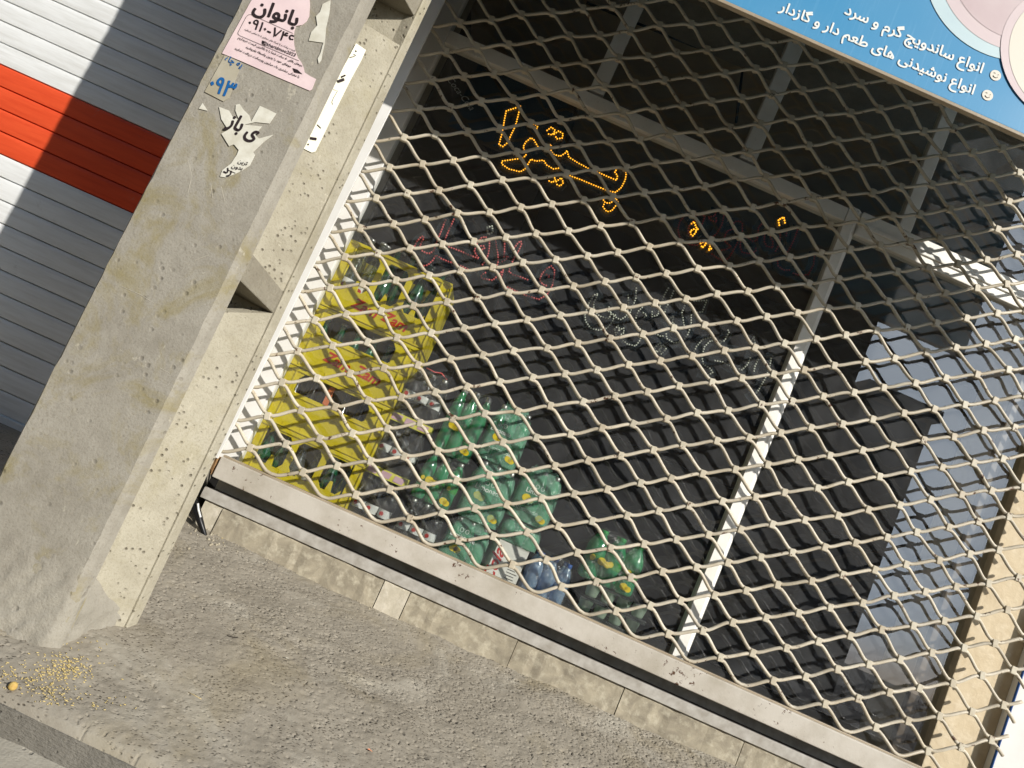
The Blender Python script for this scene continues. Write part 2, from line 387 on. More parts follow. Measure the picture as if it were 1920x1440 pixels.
M['carton_pink'] = simple('carton_pink_print', lin(216,178,190), None, rough=0.6)
M['box_white'] = simple('white_card', lin(226,224,216), lin(212,208,198), 12, 0.7)
M['lemon'] = simple('lemon_print', lin(236,208,30), None, rough=0.5)
M['label_red'] = simple('label_red', lin(190,40,36), None, rough=0.4)
M['label_green'] = simple('label_green', lin(40,150,50), lin(20,120,40), 40, 0.4)
M['cap'] = simple('cap_silver', lin(180,180,176), None, rough=0.3, metal=0.6)
M['cane'] = simple('dry_straw', lin(200,180,130), None, rough=0.8)
M['foam'] = simple('old_foam', lin(196,160,116), lin(150,110,70), 60, 0.9, 0.6, 90)
M['opp'] = simple('opposite_render', lin(150,122,90), lin(132,106,78), 0.6, 0.9)
M['opp_win'] = simple('opposite_glass', lin(40,44,50), None, rough=0.2)
M['fridge_text'] = simple('faded_lettering', lin(235,236,235), None, rough=0.6)

# ------------------------------------------------------------------ lettering
FORMS = {'ا':('\uFE8D','\uFE8E'),'آ':('\uFE81','\uFE82'),'ب':'\uFE8F','پ':'\uFB56','ت':'\uFE95','ج':'\uFE9D','چ':'\uFB7A','ح':'\uFEA1','خ':'\uFEA5',
 'د':('\uFEA9','\uFEAA'),'ر':('\uFEAD','\uFEAE'),'ز':('\uFEAF','\uFEB0'),'س':'\uFEB1','ش':'\uFEB5','ط':'\uFEC1','ظ':'\uFEC5','ع':'\uFEC9','ف':'\uFED1','ق':'\uFED5',
 'ک':'\uFB8E','گ':'\uFB92','ل':'\uFEDD','م':'\uFEE1','ن':'\uFEE5','ه':'\uFEE9','و':('\uFEED','\uFEEE'),'ی':'\uFBFC'}
def fa(s):
    out = []
    for wd in s.split(' '):
        if wd and wd[0] in '۰۱۲۳۴۵۶۷۸۹': out.append(wd); continue
        r = ''; prev = False
        for i, c in enumerate(wd):
            f = FORMS[c]; nxt = i + 1 < len(wd)
            if isinstance(f, tuple): r += f[1] if prev else f[0]; prev = False
            else:
                b = ord(f); r += chr(b + ((3 if nxt else 1) if prev else (2 if nxt else 0))) if (prev or nxt) else c; prev = nxt
        out.append(r[::-1])
    return ' '.join(out[::-1])
def text_geo(body, bold=0.0, shear=0.0):
    c = bpy.data.curves.new('lettering', 'FONT'); c.body = body; c.offset = bold; c.shear = shear; c.resolution_u = 3
    o = bpy.data.objects.new('lettering', c); COL.objects.link(o)
    me = bpy.data.meshes.new_from_object(o.evaluated_get(bpy.context.evaluated_depsgraph_get()))
    vs = [Vector(v.co) for v in me.vertices]; fs = [tuple(p.vertices) for p in me.polygons]
    bpy.data.objects.remove(o); bpy.data.curves.remove(c); bpy.data.meshes.remove(me)
    return vs, fs
def write(mb, body, pl, pr, normal=Vector((0,-1,0)), bold=0.0, shear=0.0, ys=1.0, lift=0.0):
    """lettering whose ink runs from pl to pr (world points on its surface)"""
    vs, fs = text_geo(body, 0.0, shear)
    x0 = min(v.x for v in vs); x1 = max(v.x for v in vs)
    r = Vector(pr) - Vector(pl); k = r.length / (x1 - x0); r.normalize(); u = normal.cross(r).normalized()
    if u.z < -0.3: u = -u
    sh_ = [(0, 0)] if not bold else [(0, 0), (1, 0.4), (-1, -0.4), (0.4, 1), (-0.4, -1), (0.8, -0.8), (-0.8, 0.8)]
    for i, (a, b) in enumerate(sh_):
        mb.add([Vector(pl) + r*((v.x - x0 + a*bold)*k) + u*((v.y*ys + b*bold)*k) + normal*(lift + 0.00004*i) for v in vs], fs)
    return mb

# ================================================================== GROUND
def fnoise(ny, nx, lx, ly, seed):
    r = np.random.default_rng(seed); a = r.standard_normal((ny, nx))
    fy = np.fft.fftfreq(ny)[:, None]; fx = np.fft.rfftfreq(nx)[None, :]
    a = np.fft.irfft2(np.fft.rfft2(a) * np.exp(-2*(np.pi**2)*((fy*ly)**2 + (fx*lx)**2)), s=(ny, nx))
    return a / a.std()
KX, KZ0 = 0.25, -0.02
def kerb_y(x): return -0.846 - 0.03*(x + 0.4)
dx = 0.0019
xs = np.concatenate([np.linspace(-6, -0.8, 24)[:-1], np.arange(-0.8, 1.0, dx), np.linspace(1.0, 6, 24)[1:]])
ys_ = np.linspace(0, 1, 470)          # 0 = kerb edge, 1 = facade
nx, ny = len(xs), len(ys_)
X, T = np.meshgrid(xs, ys_); YK = kerb_y(X); Y = YK + (0.06 - YK)*T
Zg = KZ0 + KX*Y
pit = 0.9*fnoise(ny, nx, 1.15, 0.62, 1) + 0.42*fnoise(ny, nx, 2.2, 1.0, 9); dens = fnoise(ny, nx, 75, 50, 2)
dens2 = np.clip(0.55*np.clip(dens, -1, 1.2) + 0.5*(X - 0.05)/0.6, -1.2, 1.0)
pitd = np.clip((pit + 0.6*dens2 - 1.32)/0.38, 0, 1); pitd = pitd*pitd*(3-2*pitd)
Zg += -0.0046*pitd + 0.0005*fnoise(ny, nx, 2.5, 2.0, 3) + 0.0016*fnoise(ny, nx, 16, 10, 4) + 0.004*fnoise(ny, nx, 70, 50, 5)
edge = np.clip((Y - YK)/0.03, 0, 1); Zg -= 0.010*(1 - edge)**2; Zg[0] -= 0.03
me = bpy.data.meshes.new('pavement')
vv = np.stack([X, Y, Zg], -1).reshape(-1, 3)
ii = np.arange(nx*ny).reshape(ny, nx); q = np.stack([ii[:-1,:-1], ii[:-1,1:], ii[1:,1:], ii[1:,:-1]], -1).reshape(-1, 4)
me.vertices.add(len(vv)); me.vertices.foreach_set('co', vv.ravel())
me.loops.add(q.size); me.loops.foreach_set('vertex_index', q.ravel().astype(np.int32))
me.polygons.add(len(q)); me.polygons.foreach_set('loop_start', np.arange(0, q.size, 4, dtype=np.int32))
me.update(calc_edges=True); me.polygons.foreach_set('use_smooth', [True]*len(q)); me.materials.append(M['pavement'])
o = bpy.data.objects.new('pavement', me); COL.objects.link(o); tag(o, 'rough pitted concrete pavement sloping down from the shop front', kind='structure')
# kerb face and the lower street, one sheet out to the horizon
mb = MB(); n = 90; rows = []
prof = [(0.012, -0.018), (-0.0012, -0.020), (-0.006, -0.062), (-0.03, -0.070), (-0.5, -0.16), (-1.5, -0.34), (-4, -0.55), (-14, -0.6), (-60, -0.6)]
gx = [-60, -20, -6] + list(np.linspace(-1.6, 1.6, n)) + [6, 20, 60]
for j, (dy, dz) in enumerate(prof):
    r = []
    for k, x in enumerate(gx):
        xx = max(-6, min(6, x)); ky = kerb_y(xx); zz = KZ0 + KX*ky + dz
        jit = (math.sin(x*61) + math.sin(x*23.7) + random.uniform(-1, 1))*0.0022 if 0 < j < 4 else 0
        r.append((x, ky + dy + jit, zz + (jit if j == 3 else 0)))
    rows.append(r)
N = len(gx)
mb.add([p for r in rows for p in r], [(j*N+i, (j+1)*N+i, (j+1)*N+i+1, j*N+i+1) for j in range(len(rows)-1) for i in range(N-1)])
mb.mi = [1 if k < 2*(N-1) else (0 if k < 5*(N-1) else 2) for k in range(len(mb.f))]
M['asphalt'] = simple('asphalt', lin(66,66,68), lin(52,52,54), 40, 0.9)
o = mb.build('street', [M['road'], M['kerb'], M['asphalt']], smooth=True, angle=50); tag(o, 'lower street of worn concrete beyond the kerb edge', kind='structure')

# ================================================================== SHOP BUILDING
GY = 0.15                      # glass plane
shop = thing('shop_building', 'rendered shop front with a dark interior behind a wide display window', 'building', (0.5, 0.2, -0.3))
L_, R_ = -0.72, 1.74
mb = MB(); mb.box(-3.6, 4.2, 0.02, 0.5, 2.22, 4.6); mb.build('upper_wall', M['wall'], shop)
mb = MB(); mb.box(-1.0, L_+0.004, 0.035, 0.5, -0.4, 2.22); mb.build('pier', M['wall'], shop)
mb = MB(); mb.box(1.93, 4.2, 0.03, 0.5, -0.6, 2.22); mb.build('pier', M['wall'], shop)
mb = MB(); mb.box(1.5625, 1.929, 0.122, 0.5, -0.1, 2.22); mb.build('stone_cladding', M['beige_stone'], shop, bevel=0.003)
mb = MB()
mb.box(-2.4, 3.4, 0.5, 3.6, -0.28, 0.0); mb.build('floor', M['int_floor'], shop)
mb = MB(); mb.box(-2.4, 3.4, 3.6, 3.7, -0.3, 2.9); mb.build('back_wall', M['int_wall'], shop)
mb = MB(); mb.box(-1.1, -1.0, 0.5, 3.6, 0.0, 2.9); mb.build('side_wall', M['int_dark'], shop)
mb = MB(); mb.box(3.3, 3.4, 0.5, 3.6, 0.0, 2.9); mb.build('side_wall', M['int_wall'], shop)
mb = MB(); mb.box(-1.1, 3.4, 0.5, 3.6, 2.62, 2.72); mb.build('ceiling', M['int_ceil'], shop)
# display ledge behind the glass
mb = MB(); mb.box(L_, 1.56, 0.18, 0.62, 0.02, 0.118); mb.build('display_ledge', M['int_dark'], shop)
# sill: aluminium channel in stone blocks
cuts = [-0.64, -0.585, -0.10, -0.022, 0.30, 0.62, 0.98, 1.45, 1.9]
for i in range(len(cuts)-1):
    a, b = cuts[i]+0.0012, cuts[i+1]-0.0012
    mb = MB(); dz = random.uniform(-0.002, 0.002); zt = 0.052 + dz*0.5
    y0 = -0.030 + random.uniform(-0.002, 0.002)
    rg = []
    nseg = max(3, int((b-a)/0.02))
    for q_ in range(nseg+1):
        x = a + (b-a)*q_/nseg; e1 = random.gauss(0, 0.0010); e2 = random.gauss(0, 0.0012)
        if random.random() < 0.06: e1 += 0.004
        rg.append([(x, y0+0.003+e1, zt), (x, y0+e2*0.5, zt-0.004-abs(e1)), (x, y0+e2, 0.01), (x, y0-0.002+e2, -0.10), (x, 0.10, -0.10), (x, 0.10, zt)])
    mb.loft(rg)
    mb.build('sill_stone', M['sill_light'] if i in (0, 2) else M['sill_stone'], shop)
mb = MB(); mb.box(-0.655, 1.9, -0.036, -0.022, 0.054, 0.084); mb.box(-0.655, 1.9, -0.022, 0.10, 0.0535, 0.058); mb.box(-0.655, 1.9, 0.055, 0.10, 0.058, 0.112)
mb.build('sill_track', M['alu'], shop, bevel=0.0015)
mb = MB(); mb.box(-0.655, 1.9, -0.015, 0.054, 0.0585, 0.078); mb.build('track_bottom', M['dark_gap'], shop)  # near-black colour stands in for the shade down in the track slot

# ================================================================== WINDOW FRAME
win = thing('shop_window', 'large white framed shop window with dusty glass behind the grille', 'window', (0.45, GY, 0.12))
def fbar(x0, x1, z0, z1, y0, y1, m, name): mb = MB(); mb.box(x0, x1, y0, y1, z0, z1); return mb.build(name, m, win, bevel=0.003)
FY = 0.13
fbar(-0.715, -0.650, 0.119, 2.215, FY, 0.175, M['white_alu'], 'stile')
fbar(1.526, 1.5615, 0.119, 2.215, 0.178, 0.215, M['brown_alu'], 'stile'); fbar(1.4935, 1.5255, 0.119, 2.215, 0.1755, 0.20, M['brown_alu'], 'stile')
fbar(-0.6495, 0.7585, 1.634, 1.681, FY+0.002, 0.172, M['frame_alu'], 'transom')
fbar(0.8065, 1.5615, 1.607, 1.690, FY+0.002, 0.172, M['frame_alu'], 'transom')
fbar(0.815, 1.561, 1.636, 1.652, FY-0.004, FY+0.001, M['frame_alu'], 'glazing_bead')
mb = MB(); mb.box(0.759, 0.790, FY, 0.172, 0.119, 1.69); mb.add([(0.7902, FY, 0.119), (0.806, FY+0.014, 0.119), (0.806, 0.172, 0.119), (0.7902, 0.172, 0.119), (0.7902, FY, 1.69), (0.806, FY+0.014, 1.69), (0.806, 0.172, 1.69), (0.7902, 0.172, 1.69)],
    [(0,3,2,1),(4,5,6,7),(0,1,5,4),(1,2,6,5),(2,3,7,6),(3,0,4,7)])
mb.build('mullion', M['frame_alu'], win, bevel=0.001)
for a, b in ((-0.163, -0.113), (0.370, 0.424), (0.930, 0.974)): fbar(a, b, 1.6912, 2.215, FY+0.004, 0.172, M['frame_alu'], 'mullion')
fbar(-0.6495, 1.5615, 0.1195, 0.135, FY+0.012, 0.172, M['frame_alu'], 'bottom_rail')
for x0, x1, z0, z1 in ((-0.652, 0.762, 0.133, 1.636), (0.803, 1.5615, 0.133, 1.609), (-0.652, -0.16, 1.679, 2.2), (-0.115, 0.372, 1.679, 2.2), (0.422, 0.932, 1.679, 2.2), (0.972, 1.5615, 1.689, 2.2)):
    mb = MB(); mb.add([(x0, GY, z0), (x1, GY, z0), (x1, GY, z1), (x0, GY, z1)], [(0,1,2,3)]); mb.build('pane', M['pane'], win)

# ================================================================== GRILLE
P_, H_ = 0.16, 0.050512
N0 = Vector((-0.0345, 0.0, 0.2774))
GX0, GX1 = -0.668, 1.692
rw = 0.0051
gr = thing('security_grille', 'closed cream painted rolling grille of zigzag wires joined by clips', 'grille', (0.5, 0.0, 0.115))
VB, VT = 2, -36
jit = {}
def node(u2, v):
    k = (u2, v)
    if k not in jit:
        jit[k] = (random.gauss(0, 0.0021), random.gauss(0, 0.0035), random.gauss(0, 0.0015) - 0.0012*math.sin(u2*0.7))
    j = jit[k]; bow = 0.006*math.sin(v*0.23 + u2*0.11)
    return Vector((N0.x + u2*P_/2 + j[0], j[1] + bow, N0.z - v*H_ + (j[2] if v != VB else 0)))
def wire(v):                       # peaks on row v-1, valleys on row v
    pts = []
    for u2 in range(-9, 23):
        x = N0.x + u2*P_/2
        if x < GX0 - P_/2 or x > GX1 + P_/2: continue
        top = (u2 - (v-1)) % 2 == 0
        c = node(u2, v-1 if top else v) + Vector((0, 0, (-rw*0.92 if top else rw*0.92)))
        if v == VB and not top: c.z = 0.1835
        s = -1 if top else 1
        pts += [c + Vector((-0.0095, 0, s*0.0018)), c + Vector((0, 0, 0)), c + Vector((0.0095, 0, s*0.0018))]
    out = []                       # soften the legs into a slight S
    for i in range(len(pts)-1):
        out.append(pts[i])
        if i % 3 == 2:
            a, b = pts[i], pts[i+1]; d = b - a
            side = Vector((0, 0, 1 if b.z < a.z else -1)) * random.uniform(0.55, 1.35); bend = Vector((0, random.gauss(0, 0.0012), random.gauss(0, 0.0012)))
            for t, o_ in ((0.10, 0.0022), (0.28, 0.0019), (0.5, 0.0), (0.72, -0.0019), (0.90, -0.0022)): out.append(a + d*t + side*o_ + bend*math.sin(math.pi*t))
    out.append(pts[-1])
    cl = []
    for i, p in enumerate(out):
        if GX0 <= p.x <= GX1: cl.append(p)
        elif i+1 < len(out) and p.x < GX0 < out[i+1].x: cl.append(p.lerp(out[i+1], (GX0-p.x)/(out[i+1].x-p.x)))
        elif i and out[i-1].x < GX1 < p.x: cl.append(out[i-1].lerp(p, (GX1-out[i-1].x)/(p.x-out[i-1].x)))
    return cl
for v in range(VB, VT, -1):
    MB().tube(wire(v), rw, 8).build('wire', M['grille'], gr, smooth=True)
def clip_geo(mb, c, rot):
    a, h, d = 0.0078, 0.0112, 0.0074
    ch = 0.0016
    ring = [(-d, -h+ch), (-d+ch*0.8, -h), (d-ch*0.8, -h), (d, -h+ch), (d, h-ch), (d-ch*0.8, h), (-d+ch*0.8, h), (-d, h-ch)]
    cr, sr = math.cos(rot), math.sin(rot)
    rings = []
    for x in (-a, -a+0.0012, a-0.0012, a):
        k = 0.94 if abs(x) == a else 1.0
        rings.append([c + Vector((x*cr - z*k*sr, y*k, x*sr + z*k*cr)) for y, z in ring])
    mb.loft(rings)
clips = []
for v in range(VB-1, VT, -1):
    for u2 in range(-9, 23):
        if (u2 - v) % 2: continue
        c = node(u2, v)
        if c.x < GX0 + 0.02 or c.x > GX1 - 0.02 or c.z > 2.12: continue
        clips.append((c - CAM_LOC).length * (1 if c.z < 2.0 else 2)); clips[-1] = (clips[-1], c)
clips.sort(key=lambda a: a[0])
for k, (d, c) in enumerate(clips[:100]):
    mb = MB(); clip_geo(mb, c, random.gauss(0.13, 0.07)); mb.build('clip', M['clip'], gr)
mb = MB()
for d, c in clips[100:]: clip_geo(mb, c, random.gauss(0.13, 0.07))
o = mb.build('clip_row', M['clip'], gr); o['kind'] = 'stuff'
mb = MB(); mb.box(GX0+0.012, GX1, -0.021, 0.020, 0.1135, 0.1745); mb.build('bottom_rail', M['rail'], gr, bevel=0.004, seg=3)
mb = MB(); mb.box(GX0+0.012, GX1, -0.006, 0.012, 0.1745, 0.1795); mb.build('rail_lip', M['sign_lip'], gr, bevel=0.001)
ring = [at(392+14*math.cos(a)*0+0, 884, -0.01) for a in (0,)]
mb = MB(); pr = []
for k in range(5):
    x = GX0 + 0.012 - 0.004 - k*0.004; s = 1 - 0.12*k
    pr.append([(x + random.uniform(-.003,.003), -0.019*s + 0.0, 0.144 + 0.028*s*sz + random.uniform(-.003,.003)) if sy < 0 else (x + random.uniform(-.003,.003), 0.016*s, 0.144 + 0.028*s*sz) for sy, sz in ((-1,-1),(1,-1),(1,1),(-1,1))])
mb.loft(pr); mb.build('end_plug', M['foam'], gr, bevel=0.002)

# guide channels
for nm, lab, x0, x1 in (('guide_channel', 'white metal grille guide strip beside the concrete pole', -0.7165, -0.6605), ('guide_channel', 'white metal grille guide strip with a blue film edge beside the beige stone', 1.733, 1.925)):
    g = thing(nm, lab, 'guide rail', ((x0+x1)/2, 0, 0.2), 'grille guide strips')
    zb = 0.165 if x0 < 0 else 0.06
    yo = 0.0 if x0 < 0 else 0.108
    mb = MB(); mb.box(x0, x1, -0.026+yo, -0.0185+yo, zb, 2.21); mb.box(x0 if x0 < 0 else x0+0.002, x0+0.006 if x0 < 0 else x1, -0.0185+yo, (0.03 if x0 < 0 else 0.121), zb, 2.21)
    mb.build('channel', M['white_alu'], g, bevel=0.0015)
    if x0 > 0:
        mb = MB(); mb.box(x0-0.003, x0-0.0005, -0.027+yo, -0.0185+yo, zb, 2.21); mb.build('film_edge', M['blue_film'], g)
    else:
        mb = MB(); mb.box(x0, x0+0.03, 0.022, 0.034, 0.10, zb-0.002); mb.build('bottom_stub', M['white_alu'], g, bevel=0.002)

# ================================================================== SIGN
SY = -0.53
sg = thing('shop_sign', 'blue printed shop sign with Persian menu lines and plates', 'sign', (0.5, SY, 1.66))
mb = MB(); mb.box(-0.68, 1.64, SY, SY+0.012, 1.6695, 2.75); mb.build('panel', M['sign_blue'], sg, bevel=0.002)
mb = MB(); mb.box(-0.68, 1.64, SY-0.002, SY+0.013, 1.6605, 1.669); mb.build('bottom_lip', M['sign_lip'], sg, bevel=0.0015)
mb = MB(); mb.box(-0.68, 1.64, SY+0.0125, 0.0185, 2.735, 2.748); mb.box(-0.68, -0.672, SY+0.0125, 0.0185, 1.72, 2.734); mb.build('sky_blocker', M['alu'], sg)  # unseen roof and end plate added to block sky light behind the sign
for x in (-0.5, 0.48, 1.5):
    mb = MB(); mb.box(x, x+0.04, SY+0.0125, 0.02, 2.45, 2.49); mb.build('bracket', M['alu'], sg, bevel=0.002)
S1 = SY - 0.0015
def z7(x, y): return at(1420 + x/3.84, y/3.84, S1)
L1, R1 = z7(628, 92), z7(1622, 500); L2, R2 = z7(150, 80), z7(1564, 645)
L1.y = R1.y = L2.y = R2.y = S1; zz = (L1.z + R1.z)/2
mb = MB(); write(mb, fa('انواع ساندویچ گرم و سرد'), (L1.x, S1, 1.764), (R1.x, S1, 1.768), bold=0.022)
mb.build('lettering', M['sign_white'], sg)
mb = MB(); write(mb, fa('انواع نوشیدنی های طعم دار و گازدار'), (L2.x, S1, 1.703), (R2.x, S1, 1.708), bold=0.022)
mb.build('lettering', M['sign_white'], sg)
def disc(c, r, y, n=40, sx=1.0): return [(c[0] + r*sx*math.cos(2*math.pi*k/n), y, c[1] + r*math.sin(2*math.pi*k/n)) for k in range(n)]
def flat(pts, name, m, par):
    mb = MB(); mb.add(pts, [tuple(range(len(pts)))]); return mb.build(name, m, par)
for cx, cz in ((0.7515, 1.778), (0.7505, 1.722)):
    f = flat(disc((cx, cz), 0.0135, S1, 28), 'smiley', M['sign_cream'], sg)
    mb = MB()
    arc = [Vector((cx + 0.006*math.cos(a), S1-0.0008, cz - 0.0015 + 0.005*math.sin(a))) for a in np.linspace(math.pi*1.12, math.pi*1.95, 9)]
    mb.tube(arc, 0.0008, 4); mb.tube([Vector((cx-0.007, S1-0.0008, cz+0.0035)), Vector((cx-0.0045, S1-0.0008, cz+0.005)), Vector((cx-0.002, S1-0.0008, cz+0.0035))], 0.0006, 4)
    mb.ico((cx+0.0055, S1-0.0008, cz+0.0035), 0.0011)
    fo = mb.build('face_mark', M['sign_grey'], f)
# printed plates (plain rounded dishes)
c1 = (0.700, 2.03)
flat(disc(c1, 0.212, S1, 72), 'plate_rim', M['sign_cyan'], sg); flat(disc((0.715, 2.045), 0.197, S1-0.0006, 72), 'plate_rim', M['sign_pink2'], sg)
flat(disc((0.722, 2.055), 0.176, S1-0.0012, 72), 'plate_food', M['sign_pink'], sg)
flat(disc((0.905, 1.905), 0.176, S1-0.0018, 72), 'plate_rim', M['sign_pink2'], sg); flat(disc((0.915, 1.905), 0.165, S1-0.0024, 72), 'plate_rim', M['sign_cream'], sg)
flat(disc((0.935, 1.91), 0.135, S1-0.003, 72), 'plate_food', M['sign_grey'], sg)

# ================================================================== NEIGHBOUR SHUTTER
nb = thing('neighbour_building', 'plain rendered wall around the closed white shutter', 'building', (-1.9, 0.3, -0.3))
mb = MB(); mb.box(-3.6, -1.001, 0.14, 0.5, 2.0, 2.219); mb.build('lintel', M['wall'], nb)
mb = MB(); mb.box(-3.6, -3.2, 0.03, 0.5, -0.4, 1.999); mb.build('pier', M['wall'], nb)
mb = MB(); mb.box(-3.199, -1.001, 0.02, 0.4, -0.3, -0.016); mb.build('threshold', M['dark_gap'], nb)  # dark colour paints in the shade on the floor below the shutter
sh = thing('rolling_shutter', 'closed white rolling shutter with a wide red band', 'shutter', (-2.1, 0.08, 0.0))
YS, SP = 0.06, 0.0632
z_red0 = at(100, 333, YS).z; z_red1 = at(150, 187, YS).z
nred = max(1, round((z_red1 - z_red0)/SP)); SP = (z_red1 - z_red0)/nred
def slats(z0, n, name, m):
    mb = MB(); rings = []
    for k in range(n):
        a = z0 + k*SP
        for t, d in ((0.0, 0.010), (0.040, 0.006), (0.048, 0.0008), (0.20, -0.0004), (0.5, -0.0010), (0.8, -0.0006), (0.95, 0.0004), (0.985, 0.0022), (0.999, 0.0095)):
            rings.append((a + t*SP, YS + d))
    vs = [(x, y, z) for z, y in rings for x in (-3.19, -1.02)]
    mb.add(vs, [(2*i, 2*i+1, 2*i+3, 2*i+2) for i in range(len(rings)-1)])
    return mb.build(name, m, sh, smooth=True, angle=35)
nlow = int((z_red0 - 0.0)/SP)
slats(z_red0, nred, 'slat_band', M['shutter_red']); slats(z_red1, 14, 'slat_band', M['shutter_white']); slats(z_red0 - nlow*SP, nlow, 'slat_band', M['shutter_white'])
mb = MB(); mb.box(-3.19, -1.02, YS-0.004, YS+0.03, z_red0 - nlow*SP - 0.05, z_red0 - nlow*SP - 0.001); mb.build('bottom_bar', M['shutter_white'], sh, bevel=0.003)

# ================================================================== CONCRETE POLE
pole = thing('utility_pole', 'weathered precast concrete utility pole with torn flyers and recessed side', 'utility pole', (-0.69, -0.60, -0.20))
FYP = -0.71
A = Vector((-0.815, FYP, 0)); B = Vector((-0.594, FYP, 0)); C_ = Vector((-0.579, -0.688, 0)); Rr = Vector((-0.517, -0.53, 0))
sd_ = (Rr - C_).normalized(); ni = Vector((-sd_.y, sd_.x, 0)); SL = (Rr - C_).length
def onside(t, d): return C_ + sd_*(SL*t) + ni*d
ZB, ZT = -0.34, 6.0
def leaning(poly, z0=ZB, z1=ZT, nz=30, name='flange', m=None, jag=0.0):
    mb = MB(); rings = []
    for k in range(nz+1):
        z = z0 + (z1 - z0)*k/nz
        ox = -0.02*(z - 0.4)
        rings.append([p + Vector((ox + (random.gauss(0, jag) if i < 2 else 0), random.gauss(0, jag*0.5) if i < 2 else 0, z)) for i, p in enumerate(poly)])
    mb.loft(rings); return mb.build(name, m, pole, bevel=0.0)
fl = [A + Vector((0.004, 0, 0)), B, (B + C_)*0.5 + Vector((0.003, -0.001, 0)), C_, onside(0.04, 0.0), onside(0.04, 0.14), Vector((-0.83, -0.66, 0)), Vector((-0.818, -0.70, 0))]
o = leaning(fl, nz=260, name='front_flange', m=M['pole_front'], jag=0.0006)
rf = [onside(0.84, 0.03), onside(0.84, 0.0), onside(0.87, -0.001), Rr, Vector((-0.88, -0.53, 0)), Vector((-0.875, -0.57, 0))]
leaning(rf, nz=80, name='rear_flange', m=M['pole_web'])
def web(z0, z0b, z1, z1b):
    """slanted recess panel: left (deep) edge runs z0..z1, right (flush) edge z0b..z1b"""
    a, b = onside(0.041, 0.080), onside(0.838, 0.004); th = ni*0.03; ox = lambda z: Vector((-0.02*(z-0.4), 0, z))
    mb = MB(); q = [a + ox(z0), b + ox(z0b), b + ox(z1b), a + ox(z1)]
    mb.add(q + [p + th for p in q], [(0,1,2,3),(7,6,5,4),(0,4,5,1),(1,5,6,2),(2,6,7,3),(3,7,4,0)])
    mb.build('web_panel', M['pole_web'], pole)
def brace(z0, z1, z0b=None, z1b=None):
    z0b = z0 if z0b is None else z0b; z1b = z1 if z1b is None else z1b
    a, b = onside(0.041, 0.002), onside(0.838, 0.0025); th = ni*0.10; ox = lambda z: Vector((-0.02*(z-0.4), 0, z))
    mb = MB(); q = [a + ox(z0), b + ox(z0b), b + ox(z1b), a + ox(z1)]
    mb.add(q + [p + th for p in q], [(0,1,2,3),(7,6,5,4),(0,4,5,1),(1,5,6,2),(2,6,7,3),(3,7,4,0)])
    mb.build('brace', M['pole_brace'], pole, bevel=0.003)
web(-0.33, -0.33, 0.475, 0.548)
brace(0.570, 0.630, 0.548, 0.600)
web(0.60, 0.601, 1.195, 1.222)
brace(1.30, 1.38); web(1.381, 1.381, 1.95, 1.98); brace(2.05, 2.13); web(2.131, 2.131, 2.7, 2.73); brace(2.8, 2.88); web(2.881, 2.881, 5.9, 5.9)
mb = MB(); mb.box(-0.8, -0.74, -0.655, -0.575, -0.3, 5.9); mb.build('inner_core', M['pole_brace'], pole)
# plaster collar round the foot
rings = []
cx = Vector((-0.70, -0.62, 0)); hk = RNG.standard_normal((60, 80))
out_ = [Vector((-0.87, -0.60, 0)), Vector((-0.84, -0.69, 0))] + [A.lerp(B, q_) for q_ in np.linspace(0, 1, 30)] + [B.lerp(C_, q_) for q_ in (0.5, 1)] + [onside(q_, 0) for q_ in np.linspace(0.06, 1.0, 16)] + [Rr + Vector((-0.03, 0.02, 0)), Rr + Vector((-0.2, 0.03, 0))]
for k in range(44):
    t = k/43; z = 0.03 - 0.37*t; rg = []
    for i, p in enumerate(out_):
        fr_ = i < 34
        if fr_: off = -0.003 + 0.008*min(1, t/0.55) + 0.030*max(0, (t-0.45)/0.55)**2.0; nrm = Vector((0, -1, 0)) if i < 32 else (p - cx).normalized()
        else:
            u = (i - 34)/16; off = -0.055 + 0.050*min(1, max(0, (t-0.22)/0.20)) + 0.075*max(0, (t-0.5)/0.5)**1.5; off -= 0.02*math.sin(min(1, u)*math.pi)*(1 - t); nrm = -ni if i < 50 else (p - cx).normalized()
            if i >= 50: off = 0.02*t
        amp = 0.0016 if t < 0.5 else 0.0026
        rg.append(p + nrm*(off + amp*(0.6*hk[k % 60, i] + 0.8*math.sin(i*1.1 + k*0.7 + 2*math.sin(k*0.31))) * (0.15 if (t < 0.2 and fr_) else 1)) + Vector((-0.02*(z-0.4), 0, z)))
    rings.append(rg)
MB().loft(rings).build('mortar_base', M['plaster'], pole, smooth=True)

# ---- papers stuck on the pole
PY = FYP - 0.0022
def pp(x, y, Y=PY): return at(x, y, Y)
def paper(name, label, cat, pts, m, Y=PY, group=None, lift=0.0, sub=True):
    q = [at(x, y, Y) for x, y in pts]; c = sum(q, Vector())/len(q)
    mb = MB(); mb.prism(q, (0, 0.0009, 0))
    o = mb.build(name, m); me = o.data
    for v in me.vertices: v.co -= c
    o.location = c
    return tag(o, label, cat, group)
def zf(x, y): return (400 + x/8, y/8)
pk = [zf(*p) for p in ((576,0),(560,25),(130,800),(450,930),(900,1130),(1445,1360),(1480,1340),(1540,1185),(1450,1140),(1370,1085),(1355,1010),(1320,930),(1270,870),(1235,770),(1215,680),(1205,560),(1215,470),(1240,390),(1330,375),(1400,320),(1440,240),(1445,160),(1450,60),(1440,-60),(1200,-60),(800,-60),(600,-60))]
pink = paper('paper_flyer', 'torn pink flyer with a black phone number pasted on the pole', 'flyer', pk, M['pink_paper'])
TY = PY - 0.0010
def tx(body, a, b, f=zf, bold=0.0, ys=1.0, par=None, m=None): return write(MB(), body, at(*f(*a), TY), at(*f(*b), TY), bold=bold, ys=ys).build('lettering', m or M['ink'], par)
